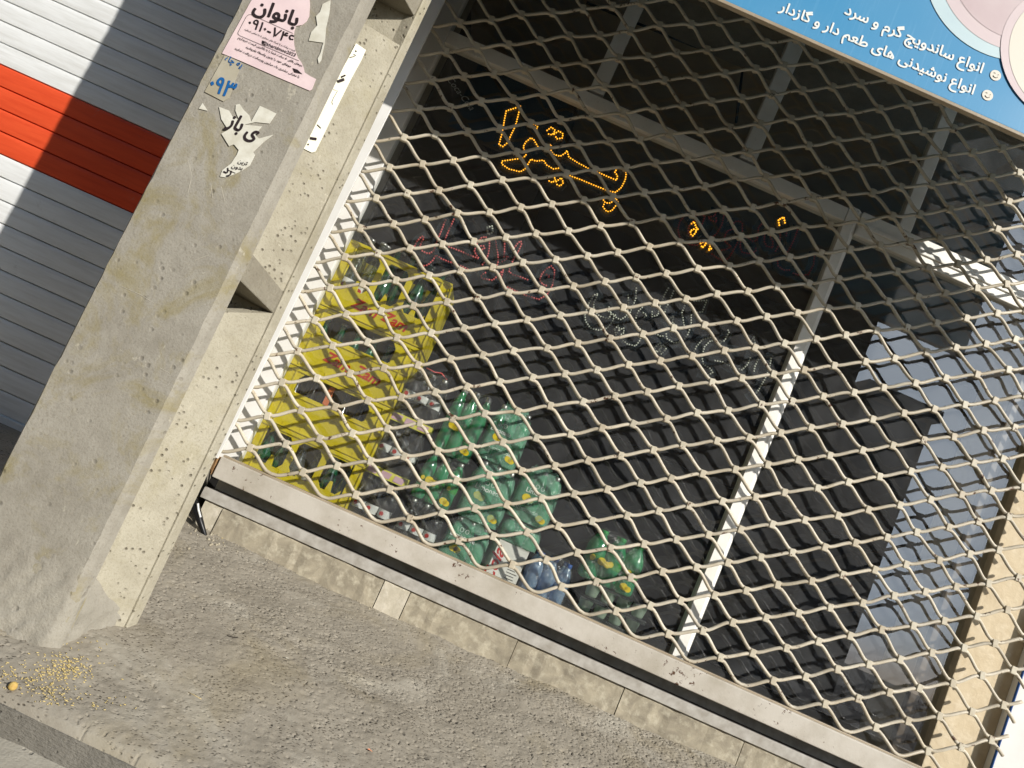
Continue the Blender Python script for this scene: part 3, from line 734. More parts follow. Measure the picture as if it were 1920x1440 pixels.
tx(fa('بانوان'), (590,168), (1240,392), bold=0.028, par=pink, ys=1.0)
tx('۰۹۱۰-۷۴۶', (505,388), (1165,668), bold=0.012, par=pink, ys=0.95)
tx(fa('جهت اطلاع قیمت پیامک و یا شبکه های مجازی با ما تماس حاصل فرمایید') if False else fa('قیمت پیامک و یا شبکه های مجازی با ما تماس فرمایید'), (465,445), (1225,772), par=pink, bold=0.004)
tx('@kharidmoo2023', (730,655), (1225,850), par=pink, bold=0.012)
tx(fa('موهای بالای ۵۰ سانت شما را با بالاترین قیمت خریداریم'), (370,575), (1330,1000), par=pink, bold=0.012)
tx(fa('موهای خود را بدون واسطه بفروشید'), (485,715), (1160,1010), par=pink, bold=0.014)
tx(fa('با معرفی مشتری یک میلیون پورسانت دریافت نمایید'), (320,735), (1285,1170), par=pink, bold=0.014)
bx = [(1195,500),(560,215),(520,225),(490,260),(370,490),(375,515),(400,535),(1285,912)]
mb = MB(); mb.tube([at(*zf(*p), TY) for p in bx], 0.0004, 4); mb.prism([at(*zf(*p), TY) for p in ((1190,1020),(1265,1045),(1335,1110),(1215,1085))], (0,0.0006,0))
mb.prism([at(*zf(*p), TY) for p in ((735,605),(770,620),(760,660),(725,645))], (0,0.0006,0)); mb.build('border_line', M['ink'], pink)
def zg(x, y): return (370 + x/5.539, 90 + y/5.539)
bl = paper('paper_flyer', 'faded flyer scrap with large blue digits below the pink flyer', 'flyer', [zg(*p) for p in ((285,75),(460,150),(380,380),(330,520),(270,555),(75,455))], M['tan_paper'])
tx(fa('یه چاه'), (283,128), (455,205), zg, 0.02, 1.1, bl, M['ink_blue']); tx('۰۹۳', (108,425), (345,525), zg, 0.025, 1.25, bl, M['ink_blue'])
wt = paper('paper_flyer', 'white torn flyer remnant with black Persian letters mid pole', 'flyer', [zg(*p) for p in ((225,610),(330,650),(370,720),(430,740),(395,650),(400,590),(440,580),(480,640),(540,700),(560,765),(600,690),(650,600),(740,640),(820,680),(750,785),(600,770),(490,795),(670,815),(600,900),(640,940),(790,900),(680,985),(580,1080),(600,1110),(545,1220),(470,1270),(400,1305),(300,1345),(235,1335),(260,1270),(350,1200),(410,1110),(430,1060),(380,1000),(330,1020),(250,890),(320,850),(250,740))], M['white_paper'])
tx(fa('ی باز'), (300,800), (600,955), zg, 0.035, 1.3, wt); tx(fa('ترین'), (420,1190), (515,1220), zg, 0.01, 1.0, wt); tx(fa('بدون'), (355,1240), (465,1270), zg, 0.01, 1.0, wt)
tx(fa('رد'), (270,1290), (345,1320), zg, 0.03, 1.2, wt)
mb = MB(); mb.tube([at(*zg(315,1265), TY), at(*zg(395,1300), TY)], 0.0006, 4)
mb.build('ruled_line', M['ink'], wt)
paper('paper_scrap', 'small white triangular paper scrap near the left edge of the pole', 'paper scrap', [zg(*p) for p in ((55,570),(108,652),(15,630))], M['white_paper'])
paper('paper_scrap', 'long pale peeled paper scrap right of the pink flyer', 'paper scrap', [zf(*p) for p in ((1640,60),(1760,0),(1740,200),(1690,420),(1670,660),(1640,780),(1620,900),(1580,950),(1565,880),(1610,790),(1650,640),(1430,610),(1470,480),(1560,380),(1540,240),(1600,180))], M['white_paper'])
mb = MB()
for pts in (((228,537),(246,545),(262,552),(288,568)), ((365,488),(380,482),(392,478)), ((300,690),(318,700)), ((352,300),(360,330),(352,362)), ((395,345),(399,372)), ((415,350),(421,378))):
    P = [at(x, y, FYP - 0.0003) for x, y in pts]; mb.tube(P, 0.0005, 4)
mb.build('scratch_mark', simple('chalk', lin(186,180,165), None, rough=0.9), pole)
# white notice on the recessed side
def wp(px, py):                     # point on the slanted web panel
    a, b = onside(0.041, 0.080), onside(0.838, 0.004); nrm = (b - a).cross(Vector((0,0,1))).normalized()
    a = a + Vector((-0.02*(0.9-0.4), 0, 0))
    d = CAM_R @ Vector(((px-960)/F_PX, -(py-720)/F_PX, -1.0)); t = (a - CAM_LOC).dot(nrm)/d.dot(nrm)
    return CAM_LOC + d*t, nrm
def z6(x, y): return (560 + x/6, 60 + y/6)
q = []; nr = wp(600, 200)[1]; nr = nr if nr.y < 0 else -nr
for p in ((640,130),(750,205),(700,320),(590,520),(420,860),(300,1110),(185,1345),(140,1358),(75,1325),(20,1300),(150,1080),(330,700),(480,430)): q.append(wp(*z6(*p))[0] + nr*0.003)
c = sum(q, Vector())/len(q); mb = MB(); mb.prism([v - c for v in q], -nr*0.001); no = mb.build('paper_notice', M['cream_paper']); no.location = c
tag(no, 'cream white notice stuck inside the recessed side of the pole', 'notice')
mb = MB()
def ns(pts, r): mb.tube([wp(*z6(*p))[0] + nr*0.004 for p in pts], r, 4)
ns(((430,560),(500,535)), 0.0035); ns(((470,510),(515,490)), 0.002); ns(((565,290),(610,280),(635,265),(610,255)), 0.0009); ns(((630,215),(642,222)), 0.0016)
ns(((380,650),(430,665),(385,740),(365,790),(375,820)), 0.0005); ns(((120,1195),(190,1205)), 0.003); ns(((200,1045),(240,1085)), 0.0012); ns(((90,1265),(105,1260),(98,1275)), 0.0012)
mb.build('lettering', M['ink'], no)

# ================================================================== CRATES
CW, CD = 0.350, 0.27
crx0, cry = -0.656, 0.185
Mg = M
def crate(label, z, h, kind, texts, xoff=0.0):
    r = thing('bottle_crate', label, 'crate', (crx0 + CW/2 + xoff, cry + CD/2, z), 'yellow bottle crates stacked behind the glass')
    x0, x1, y0, y1 = -CW/2, CW/2, -CD/2, CD/2; th = 0.011
    mb = MB()
    mb.box(x0, x1, y0+th, y1, 0.0, 0.008); mb.box(x0, x0+th, y0+th, y1-th, 0.008, h); mb.box(x1-th, x1, y0+th, y1-th, 0.008, h); mb.box(x0, x1, y1-th, y1, 0.008, h)
    mb.build('shell', M['yellow'], r, local=True, bevel=0.002)
    mb = MB()
    def fb(a, b, c, d, p=0.0): mb.box(a, b, y0-p, y0+th, c, d)
    if kind == 'A':
        zl, zh = 0.36*h, 0.90*h; W = CW - 0.056
        fb(x0, x1, 0, zl); fb(x0, x1, zh, h-0.0006); fb(x0, x0+0.028, zl, zh); fb(x1-0.028, x1, zl, zh)
        for k in (1, 2): cx = x0 + 0.028 + W*k/3; fb(cx-0.010, cx+0.010, zl, zh)
        for k in range(3):
            cx = x0 + 0.028 + W*(k+0.5)/3
            mb.add([(cx-0.010, y0, zl), (cx+0.010, y0, zl), (cx+0.010, y0+th, zl), (cx-0.010, y0+th, zl), (cx-0.004, y0, zl+0.032), (cx+0.004, y0, zl+0.032), (cx+0.004, y0+th, zl+0.032), (cx-0.004, y0+th, zl+0.032)], [(0,3,2,1),(4,5,6,7),(0,1,5,4),(1,2,6,5),(2,3,7,6),(3,0,4,7)])
            for sx in (-1, 1):      # rounded window corners
                ex = cx + sx*(W/6 - 0.010)
                mb.prism([(ex, y0, zl), (ex - sx*0.014, y0, zl), (ex, y0, zl+0.018)], (0, th, 0)); mb.prism([(ex, y0, zh), (ex - sx*0.012, y0, zh), (ex, y0, zh-0.014)], (0, th, 0))
    else:
        zl, zh = 0.60*h, 0.94*h; a, b = x0+0.042, x1-0.070
        fb(x0, x1, 0, zl); fb(x0, x1, zh, h-0.0006); fb(x0, a, zl, zh); fb(b, x1, zl, zh)
        for ex, sx in ((a, 1), (b, -1)):
            mb.prism([(ex, y0, zh), (ex + sx*0.016, y0, zh), (ex, y0, zh-0.02)], (0, th, 0)); mb.prism([(ex, y0, zl), (ex + sx*0.006, y0, zl), (ex, y0, zl+0.006)], (0, th, 0))
    mb.build('front_wall', M['yellow'], r, local=True, bevel=0.0012)
    mb = MB()
    mb.box(x0-0.002, x1+0.002, y0-0.005, y0-0.0002, h-0.012, h-0.002); mb.box(x0-0.002, x1+0.002, y0-0.004, y0-0.0002, 0.001, 0.006)
    for xx in (x0+0.0, x0+0.026, x1-0.032, x1-0.006): mb.box(xx, xx+0.005, y0-0.004, y0-0.0002, 0.0065, h-0.0125)
    for q_ in range(1, 6):
        xx = x0 + CW*q_/6; zz1 = (0.34*h if kind == 'A' else 0.52*h)
        mb.box(xx-0.0012, xx+0.0012, y0-0.0022, y0-0.0002, 0.007, 0.016); mb.box(xx-0.0012, xx+0.0012, y0-0.0022, y0-0.0002, zz1-0.010, zz1)
    if kind == 'B':
        mb.box(x0+0.0055, x1-0.006, y0-0.004, y0-0.0002, 0.53*h, 0.55*h)
    mb.build('rim', M['yellow'], r, local=True, bevel=0.001)
    if texts:
        mb = MB(); zt = texts
        for a, b in ((-0.085, 0.0), (0.018, 0.103)):
            vs = write(mb, 'Zam', Vector((a, y0-0.0012, zt+0.006)), Vector((b, y0-0.0012, zt)), bold=0.03, shear=0.25)
        mb.build('lettering', M['red_print'], r, local=True)
    return r
heights = (0.190, 0.185, 0.205, 0.232); z = 0.1185; zs = []
specs = [('bottom yellow crate with green and clear bottles behind three openings', 'A', None), ('second yellow crate up holding dark cola bottles with an orange tag', 'B', None),
         ('third yellow crate up with a wide handle hole and red lettering', 'B', 0.045), ('topmost yellow crate of the stack with bottle necks rising above it', 'A', 0.028)]
for (lab, kd, tz), h, xo in zip(specs, heights, (0.0, 0.004, -0.002, 0.003)):
    crate(lab, z, h, kd, tz, xo); zs.append(z); z += h + 0.0008
# bottles
def prof(kind, r, h):
    if kind == 'soda': return [(r*0.86, 0), (r, 0.004), (r, h*0.46), (r*0.97, h*0.52), (r*0.72, h*0.66), (r*0.42, h*0.82), (r*0.36, h*0.95), (r*0.44, h*0.955), (r*0.44, h)]
    return [(r*0.7, 0), (r*0.95, 0.006), (r, h*0.1), (r*0.95, h*0.30), (r*0.97, h*0.42), (r, h*0.62), (r*0.85, h*0.74), (r*0.5, h*0.87), (r*0.36, h*0.91), (r*0.36, h*0.93)]
def ringband(mb, c, r, z0, z1, a0, a1, n=10):
    c = Vector(c); A_ = np.linspace(a0, a1, n)
    vs = [c + Vector((r*math.cos(a), r*math.sin(a), zz)) for zz in (z0, z1) for a in A_]
    mb.add(vs, [(i, i+1, n+i+1, n+i) for i in range(n-1)])
ORD = ['first', 'second', 'third', 'fourth', 'fifth', 'sixth']
CN = ['bottom', 'second', 'third', 'topmost']
GP = 'glass soda bottles standing in the crates'
def soda(x, y, z, h, m, label, lab=True):
    r = thing('soda_bottle', label, 'bottle', (x, y, z), GP)
    MB().lathe((0,0,0), prof('soda', 0.0252, h), 16).build('glass_body', m, r, smooth=True, local=True)
    MB().lathe((0,0,0), [(0.0125, h-0.001), (0.013, h+0.001), (0.0125, h+0.006), (0.010, h+0.0075)], 12).build('cap', M['cap'], r, smooth=True, local=True)
    if lab:
        mb = MB(); ringband(mb, (0,0,0), 0.0256, h*0.20, h*0.42, math.radians(190), math.radians(350)); lb = mb.build('label', M['white_plastic'], r, smooth=True, local=True)
        mb = MB(); a = math.radians(262)
        pts = [Vector((0.0262*math.cos(a + 0.36*math.cos(t)), 0.0262*math.sin(a + 0.36*math.cos(t)), h*0.31 + 0.009*math.sin(t))) for t in np.linspace(0, 2*math.pi, 14, endpoint=False)]
        mb.add(pts, [tuple(range(14))]); mb.build('emblem', M['label_red'], lb, local=True)
    return r
kinds = {0: ['g','g','c','c','g','g'], 1: ['k','k','k','k','k','k'], 2: ['g','g','g','g','g','g'], 3: ['c','c','g','g','g','g']}
cname = {'g': 'green glass', 'c': 'clear glass', 'k': 'dark cola'}
mk = {'g': M['green_glass'], 'c': M['clear_glass'], 'k': M['cola_glass']}
for ci in range(4):
    for k, kd in enumerate(kinds[ci]):
        x = crx0 + 0.012 + 0.0275 + k*0.0542; hh = 0.170 if ci < 3 else 0.255
        z0_ = zs[ci] + 0.0085 + (0.0 if ci < 3 else 0.055)*0
        soda(x, cry + 0.042, z0_, hh, mk[kd], f'{cname[kd]} soda bottle in the {CN[ci]} crate, {ORD[k]} from the left', lab=kd in 'ck')
for k, kd in enumerate(('c','c','k','k','c','k')):
    x = crx0 + 0.012 + 0.0275 + k*0.0542
    soda(x, cry + 0.098, zs[3] + 0.0085, 0.265, mk[kd], f'{cname[kd]} soda bottle in the second row of the topmost crate, {ORD[k]} from the left', lab=True)
mb = MB(); pts = [(0,0,0),(0.018,0,0),(0.018,0,0.06),(0,0,0.06)]
mb.prism(pts, (0, 0.0015, 0)); o = mb.build('price_tag', simple('orange_tag', lin(214,120,70), None, rough=0.6), bevel=0.0004)
c = at(617, 742, cry+0.013); o.location = (c.x-0.009, cry+0.0128, zs[1]+0.111); tag(o, 'orange paper tag leaning among the cola bottles in the second crate', 'tag')

# ================================================================== WRAPPED PACKS
def pack(label, x0, x1, z0, z1, bm, wm, n=3, y0=0.195, brand=None, lab=None, tray=False, cap=M['cap'], nm='bottle_pack', lemon=False, kind='pet', tw=0.0):
    wd = x1 - x0; h = z1 - z0; pitch = wd/n; rb = pitch*0.485
    r = thing(nm, label, 'bottle pack', ((x0+x1)/2, y0 + pitch, z0), 'shrink wrapped drink packs piled behind the glass')
    r.rotation_euler = (0, 0, tw)
    zt = 0.026 if tray else 0.0
    for j in range(2):
        for k in range(n):
            cx = -wd/2 + pitch*(k+0.5); cy = -pitch/2 + pitch*j
            b = MB().lathe((cx, cy, zt+0.001), prof(kind, rb, h - zt - 0.004), 14).build('bottle', bm, r, smooth=True, local=True)
            hb = (h - zt - 0.004)
            MB().lathe((cx, cy, zt+0.001), [(rb*0.40, hb*0.925), (rb*0.42, hb*0.93), (rb*0.42, hb*0.995), (rb*0.36, hb)], 10).build('cap', cap, b, smooth=True, local=True)
            if lab and j == 0:
                mb = MB(); ringband(mb, (cx, cy, zt), rb*1.012, hb*0.36, hb*0.52, math.radians(185), math.radians(355)); l = mb.build('label', lab, b, smooth=True, local=True)
                mb = MB(); mb.prism([(cx - rb*0.35 + rb*0.32*math.cos(t), cy - rb*1.05, zt + hb*0.44 + rb*0.32*math.sin(t)) for t in np.linspace(0, 2*math.pi, 10, endpoint=False)], (0, 0.0008, 0)); mb.build('emblem', M['label_red'] if not lemon else M['lemon'], l, local=True)
    # wrap: pinched, slightly sagging sleeve
    rings = []; nw = 28
    for t, ins in ((0.0, 0.0), (0.25, -0.003), (0.5, -0.001), (0.72, 0.0), (0.86, 0.010), (0.97, 0.024), (1.02, 0.030)):
        rg = []
        for i in range(nw):
            a = 2*math.pi*i/nw; ex = math.copysign(abs(math.cos(a))**0.45, math.cos(a)); ey = math.copysign(abs(math.sin(a))**0.45, math.sin(a))
            rg.append((ex*(wd/2 + 0.004 - ins) + random.gauss(0, 0.0012), ey*(pitch + 0.004 - ins) + random.gauss(0, 0.0012), zt + 0.002 + t*(h - zt) + (random.gauss(0, 0.004) if t > 1 else 0)))
        rings.append(rg)
    MB().loft(rings, cap=False).build('shrink_wrap', wm, r, smooth=True, local=True)
    if tray:
        mb = MB(); mb.box(-wd/2-0.006, wd/2+0.006, -pitch-0.006, pitch+0.006, 0.0005, 0.028); t = mb.build('carton_tray', M['carton'], r, local=True, bevel=0.001)
        mb = MB()
        for k in range(3):
            xx = -wd/2 + 0.004 + k*wd*0.335; mb.add([(xx, -pitch-0.0072, 0.005), (xx+wd*0.24, -pitch-0.0072, 0.005), (xx+wd*0.27, -pitch-0.0072, 0.024), (xx+wd*0.02, -pitch-0.0072, 0.024)], [(0,1,2,3)])
        mb.build('print', M['carton_pink'], t, local=True)
    if brand:
        mb = MB(); yy = -pitch - 0.0052
        for zf_, xa, xb in brand:
            write(mb, 'Limonade', Vector((xa*wd, yy, zf_*h)), Vector((xb*wd, yy, zf_*h)), bold=0.01)
            for q_ in (-0.012, 0.006): mb.tube([Vector(((xa+xb)/2*wd + q_ + 0.0055*math.cos(t), yy, zf_*h + 0.026 + 0.0065*math.sin(t))) for t in np.linspace(0, 2*math.pi, 12)], 0.0007, 4)
        mb.build('lettering', M['sign_white'], r, local=True)
    if lemon:
        mb = MB(); yy = -pitch - 0.0048
        for lx, lz, lr in ((-0.22, 0.42, 0.012), (-0.12, 0.40, 0.010), (0.28, 0.16, 0.011), (0.36, 0.14, 0.009)):
            mb.prism([(lx*wd + lr*1.15*math.cos(t), yy, lz*h + lr*math.sin(t)) for t in np.linspace(0, 2*math.pi, 14, endpoint=False)], (0, 0.0006, 0))
        mb.build('lemon_print', M['lemon'], r, local=True)
    return r
zl = 0.1185
for z0, z1, lab in ((zl, 0.288, 'lowest of the three dark cola packs beside the crates'), (0.2885, 0.4635, 'middle dark cola pack on a yellow carton tray beside the crates'), (0.464, 0.650, 'uppermost dark cola pack on a yellow carton tray with a red cord on top')):
    pack(lab, -0.306, -0.176, z0, z1, M['cola_glass'], M['wrap'], 3, brand=None, lab=M['white_plastic'], tray=z0 > zl)
pack('clear cola pack at the foot of the pile under the green packs', -0.152, -0.022, zl, 0.276, M['cola_glass'], M['wrap'], 3, lab=M['white_plastic'])
pack('bright green lemon drink pack with yellow banded labels above the clear cola pack', -0.152, -0.022, 0.2765, 0.432, M['green_pet'], M['wrap'], 3, lab=M['label_green'], lemon=True, tw=0.05)
pack('bright green pack at the top of its column with big lemon prints', -0.150, -0.026, 0.4325, 0.655, M['green_pet'], M['wrap'], 3, lemon=True, tw=-0.06)
pack('lowest green lemonade pack in its column, left of the white box', 0.002, 0.130, zl, 0.282, M['green_pet'], M['wrap_green'], 3, brand=[(0.62, -0.42, 0.2)], lemon=True)
pack('green lemonade pack in the middle of its column with two lemon drawings', 0.002, 0.134, 0.2825, 0.470, M['green_pet'], M['wrap_green'], 3, brand=[(0.52, -0.36, 0.3)], lemon=True, tw=0.05)
pack('green lemonade pack topping the column right of the bright green pack', -0.014, 0.108, 0.4705, 0.655, M['green_pet'], M['wrap_green'], 3, brand=[(0.5, -0.45, 0.1), (0.2, -0.3, 0.3)], lemon=True, tw=0.04)
pack('short green lemonade pack resting on the white box', 0.150, 0.270, 0.2685, 0.342, M['green_pet'], M['wrap_green'], 3, tw=0.02)
pack('green lemonade pack at the right end of the upper rows', 0.148, 0.272, 0.3425, 0.515, M['green_pet'], M['wrap_green'], 3, brand=[(0.52, -0.3, 0.35), (0.18, -0.45, 0.2)], lemon=True, tw=-0.03)
pack('pale blue water bottle pack on the ledge beside the white box', 0.272, 0.412, zl, 0.285, M['blue_pet'], M['wrap'], 3, cap=M['blue_film'], tw=0.08)
pack('large green bottle pack in loose clear wrap at the right of the pile', 0.425, 0.605, 0.2625, 0.425, M['green_pet'], M['wrap'], 3, lab=M['label_green'], lemon=True, cap=simple('cap_green', lin(30,150,70), None, rough=0.4), tw=-0.05)
# trays of pale green cups
for k in range(3):
    r = thing('cup_tray', ('lowest', 'middle', 'top')[k] + ' clear plastic tray of pale green cups under the large green pack', 'tray', (0.556 + 0.004*k, 0.25, zl + k*0.048), 'pale green cup trays')
    mb = MB(); mb.box(-0.105, 0.105, -0.058, 0.058, 0.0005, 0.004); mb.box(-0.108, 0.108, -0.061, 0.061, 0.040, 0.0465); mb.build('tray_edge', M['clear_glass'], r, local=True, bevel=0.0015)
    for q_ in range(4):
        MB().lathe((-0.078 + q_*0.052, -0.026, 0.0045), [(0.016, 0), (0.019, 0.004), (0.0235, 0.034), (0.0245, 0.035)], 14).build('cup', M['pale_green_plastic'], r, smooth=True, local=True)
# white card box
r = thing('card_box', 'white card box with red script standing between green packs', 'box', (0.198, 0.245, zl)); r.rotation_euler = (0, 0, 0.22)
mb = MB(); mb.box(-0.052, 0.052, -0.048, 0.048, 0, 0.149); mb.build('carton', M['box_white'], r, local=True, bevel=0.0015)
mb = MB(); write(mb, 'Cola', Vector((-0.022, -0.0486, 0.02)), Vector((-0.022, -0.0486, 0.125)), bold=0.02, shear=0.4, ys=0.9); mb.build('lettering', M['label_red'], r, local=True)
mb = MB()
for k in range(5): mb.tube([Vector((0.008, -0.0486, 0.075 - k*0.009)), Vector((0.008 + random.uniform(0.025, 0.036), -0.0486, 0.075 - k*0.009))], 0.0011, 4)
mb.build('text_line', M['ink'], r, local=True)
# thin cane between the piles
mb = MB(); mb.tube([at(772, 975, 0.30), at(795, 890, 0.30), at(812, 840, 0.30)], 0.006, 8); o = mb.build('wooden_cane', simple('cane_wood', lin(170,120,70), lin(140,95,50), 30, 0.6), smooth=True)
c = Vector(o.data.vertices[0].co); [setattr(v, 'co', v.co - c) for v in o.data.vertices]; o.location = c; tag(o, 'thin brown cane standing between the cola and green packs', 'cane')
mb = MB(); mb.tube([at(800, 690, 0.215), at(815, 698, 0.21), at(828, 700, 0.215), at(838, 712, 0.212)], 0.0022, 6); o = mb.build('cord', M['led_red'], smooth=True); tag(o, 'red cord lying over the uppermost cola pack', 'cord')

# ================================================================== LED SIGNS
LY = 0.170
def led(label, strokes, f, backing=True, r=0.0029):
    allp = [at(*f(*p), LY) for st, m in strokes for p in st]; c = sum(allp, Vector())/len(allp)
    root = thing('led_sign', label, 'LED sign', (c.x, LY, min(p.z for p in allp)), 'LED letter signs hung behind the glass')
    for st, m in strokes:
        P = [at(*f(*p), LY) for p in st]; mb = MB(); acc = 0; sp = 0.0082
        for a, b in zip(P[:-1], P[1:]):
            L = (b - a).length; t = acc
            while t < L: mb.ico(a.lerp(b, t/L) + Vector((0, -0.002, 0)), r); t += sp
            acc = t - L
        if mb.v: mb.build('light_string', m, root)
        if backing:
            # clear acrylic strip following the letter stroke
            mb = MB()
            W = 0.017
            pl = []; pr_ = []
            for i, p in enumerate(P):
                t = (P[min(i+1, len(P)-1)] - P[max(i-1, 0)]);
                if t.length < 1e-6: t = Vector((1,0,0))
                t.normalize(); nn = Vector((-t.z, 0, t.x)); off = Vector((0, 0.004 + 0.0012*(len(root.children) % 5), 0))
                pl.append(p + nn*W + off - (t*W if i == 0 else Vector()) + (t*W if i == len(P)-1 else Vector())); pr_.append(p - nn*W + off - (t*W if i == 0 else Vector()) + (t*W if i == len(P)-1 else Vector()))
            n_ = len(P); mb.add(pl + pr_, [(i, i+1, n_+i+1, n_+i) for i in range(n_-1)]); mb.build('acrylic_strip', M['acrylic'], root)
    return root
on, rd, dk, wh = M['led_on'], M['led_red'], M['led_dark'], M['led_white']
zA = lambda x, y: (600 + x/2.743, y/2.743)
led('lit amber LED sign spelling a Persian word high behind the glass', [(s, on) for s in [
 [(1030,548),(995,560),(958,572),(948,620),(938,680),(920,745),(940,755),(965,735),(985,690),(1005,650),(1018,600),(1030,548)],
 [(1085,640),(1105,640),(1120,655),(1108,672)], [(1168,672),(1190,655),(1210,672),(1195,695),(1172,690)], [(1205,690),(1228,675),(1250,690),(1245,712),(1218,715),(1208,697)],
 [(1170,745),(1190,746),(1185,770),(1200,795),(1235,805),(1260,790),(1270,775),(1280,810),(1320,835),(1380,868)],
 [(1425,885),(1480,910),(1525,928),(1530,905),(1515,885),(1530,868),(1557,868),(1575,890),(1570,925),(1550,965),(1520,990),(1490,985),(1450,970),(1400,950),(1340,925),(1285,905)],
 [(1120,755),(1100,720),(1085,710),(1060,730),(1045,755),(1060,800),(1040,815),(990,822),(935,830),(935,845),(970,870),(1030,885),(1055,870),(1085,820),(1110,830),(1150,825),(1165,850),(1200,870),(1240,865)],
 [(1175,910),(1200,905),(1212,925),(1195,940),(1175,930)], [(1215,935),(1240,915),(1252,940),(1235,958),(1218,950)],
 [(1450,1020),(1465,1040),(1455,1065),(1475,1090),(1500,1085),(1520,1060),(1532,1040),(1520,1020),(1495,1045),(1470,1045)]]], zA, r=0.0027)
zB = lambda x, y: (760 + x/6, 390 + y/6)
led('unlit red LED sign in Persian script right of the crates', [(s, rd) for s in [
 [(105,430),(130,380),(170,335),(205,315),(210,340),(180,390),(165,430),(190,485),(235,510),(280,512),(320,480),(350,400),(400,270),(440,170),(465,115)], [(545,130),(500,230),(460,320),(440,380)],
 [(490,440),(560,465),(650,500),(740,540),(830,575)], [(820,560),(790,520),(775,480),(800,420),(850,340),(900,325),(945,370),(945,440),(930,530),(890,610),(850,660)], [(700,690),(600,640),(470,600),(400,570),(345,530),(310,590),(250,645),(190,655)],
 [(850,430),(880,430),(890,455),(870,470),(848,455)], [(1015,360),(1025,430),(1040,520),(1045,600),(1030,650)], [(1115,380),(1115,460),(1110,550),(1160,545),(1120,590),(1090,605)],
 [(900,730),(860,750),(850,780),(890,800),(980,815),(1010,790),(1060,740),(1100,700),(1075,790)], [(1225,450),(1270,390),(1300,375),(1305,410),(1270,490),(1220,570),(1180,660),(1165,720),(1210,750),(1300,780),(1400,820)],
 [(1640,655),(1580,690),(1530,750),(1510,810),(1540,860),(1600,880)], [(1640,655),(1675,700),(1675,780),(1650,880),(1590,980),(1500,1030),(1400,1000),(1250,940),(1130,885)], [(1590,750),(1615,755),(1620,780),(1590,775)]]]
 + [([(920,220),(975,205),(985,275),(930,300),(920,220)], wh)], zB, r=0.0034)
zC = lambda x, y: (1080 + x/4.571, 510 + y/4.571)
led('unlit clear LED sign in Persian script left of the white mullion', [(s, wh) for s in [
 [(180,190),(150,200),(110,270),(75,360),(80,420),(120,480),(190,500),(270,480),(315,420),(325,370),(280,340),(220,310)], [(180,200),(150,270),(150,330),(200,380),(280,400),(300,360),(280,300)],
 [(330,490),(360,460),(370,490),(340,540),(330,490)], [(370,500),(405,480),(410,520),(380,540)], [(445,200),(450,290),(430,380),(380,410),(340,390),(330,350)], [(515,140),(510,230),(470,330),(445,390)],
 [(400,590),(440,620),(510,635),(550,580),(560,500),(520,460),(505,420),(530,340),(570,300)], [(575,350),(605,370),(590,390),(570,380)], [(790,140),(760,190),(720,290),(700,370),(650,385),(650,340)], [(835,165),(810,230),(770,310),(750,370)],
 [(780,420),(835,375),(825,440),(870,470)], [(930,290),(905,350),(925,460)], [(985,370),(985,450),(960,530),(910,600),(840,610),(775,570),(770,520)], [(680,530),(720,550),(760,550)], [(1010,250),(1120,245),(1080,345),(1010,345)],
 [(670,650),(720,610),(730,650),(690,690),(670,650)], [(715,660),(750,625),(770,660),(730,705),(715,660)], [(1150,560),(1080,580),(1030,640),(1000,700)], [(1230,590),(1150,590),(1100,640),(1075,720),(1090,790),(1150,830),(1170,860),(1130,885),(1090,870)],
 [(1300,500),(1310,515),(1270,590),(1235,600),(1240,630),(1310,660),(1360,670)], [(1525,555),(1495,600),(1530,620),(1525,555)], [(1190,760),(1250,770),(1340,820),(1420,840),(1470,790),(1500,720)], [(1560,750),(1530,810),(1520,870)], [(1670,740),(1650,840),(1610,930),(1550,1030),(1510,1060)]]], zC, r=0.0030)
zD = lambda x, y: (1250 + x/6, 350 + y/6)
led('mostly unlit dark red LED sign with a few lit amber dots', [(s, dk) for s in [
 [(190,340),(145,400),(125,480),(140,560),(190,620),(260,655),(340,660),(430,600)], [(310,390),(250,440),(240,520),(280,570)], [(300,330),(380,320),(430,330),(400,420),(380,480)], [(550,290),(540,330),(465,345),(490,380),(560,400),(550,330)], [(640,330),(620,430),(560,530),(500,580)],
 [(740,480),(680,500),(650,560),(660,630),(720,670),(680,705),(600,720)], [(510,760),(560,800),(640,840),(700,800),(760,700),(810,600)], [(850,500),(850,420),(820,390),(770,395),(720,440)], [(830,600),(825,680),(850,740),(920,755),(1000,730),(1000,690)], [(920,580),(960,615),(1010,610),(1025,540),(1030,460),(1070,420)],
 [(1100,540),(1095,620),(1120,670),(1190,690),(1190,620),(1160,560)], [(1275,520),(1270,640),(1210,750)], [(1350,500),(1345,560)], [(1470,490),(1430,600),(1380,700),(1340,760)], [(1240,810),(1250,890),(1310,940),(1390,940)], [(1660,790),(1650,880),(1590,990),(1500,1000),(1400,970)]]]
 + [(s, on) for s in [[(275,420),(305,395),(320,430),(340,480),(365,480)], [(330,490),(300,480),(265,500),(270,540),(290,555),(325,520),(330,490)], [(380,640),(430,615),(440,650),(400,690),(385,660)], [(440,640),(480,635),(490,660),(470,720),(515,690)], [(1265,435),(1255,375),(1315,345),(1330,415)]]], zD, r=0.0031)

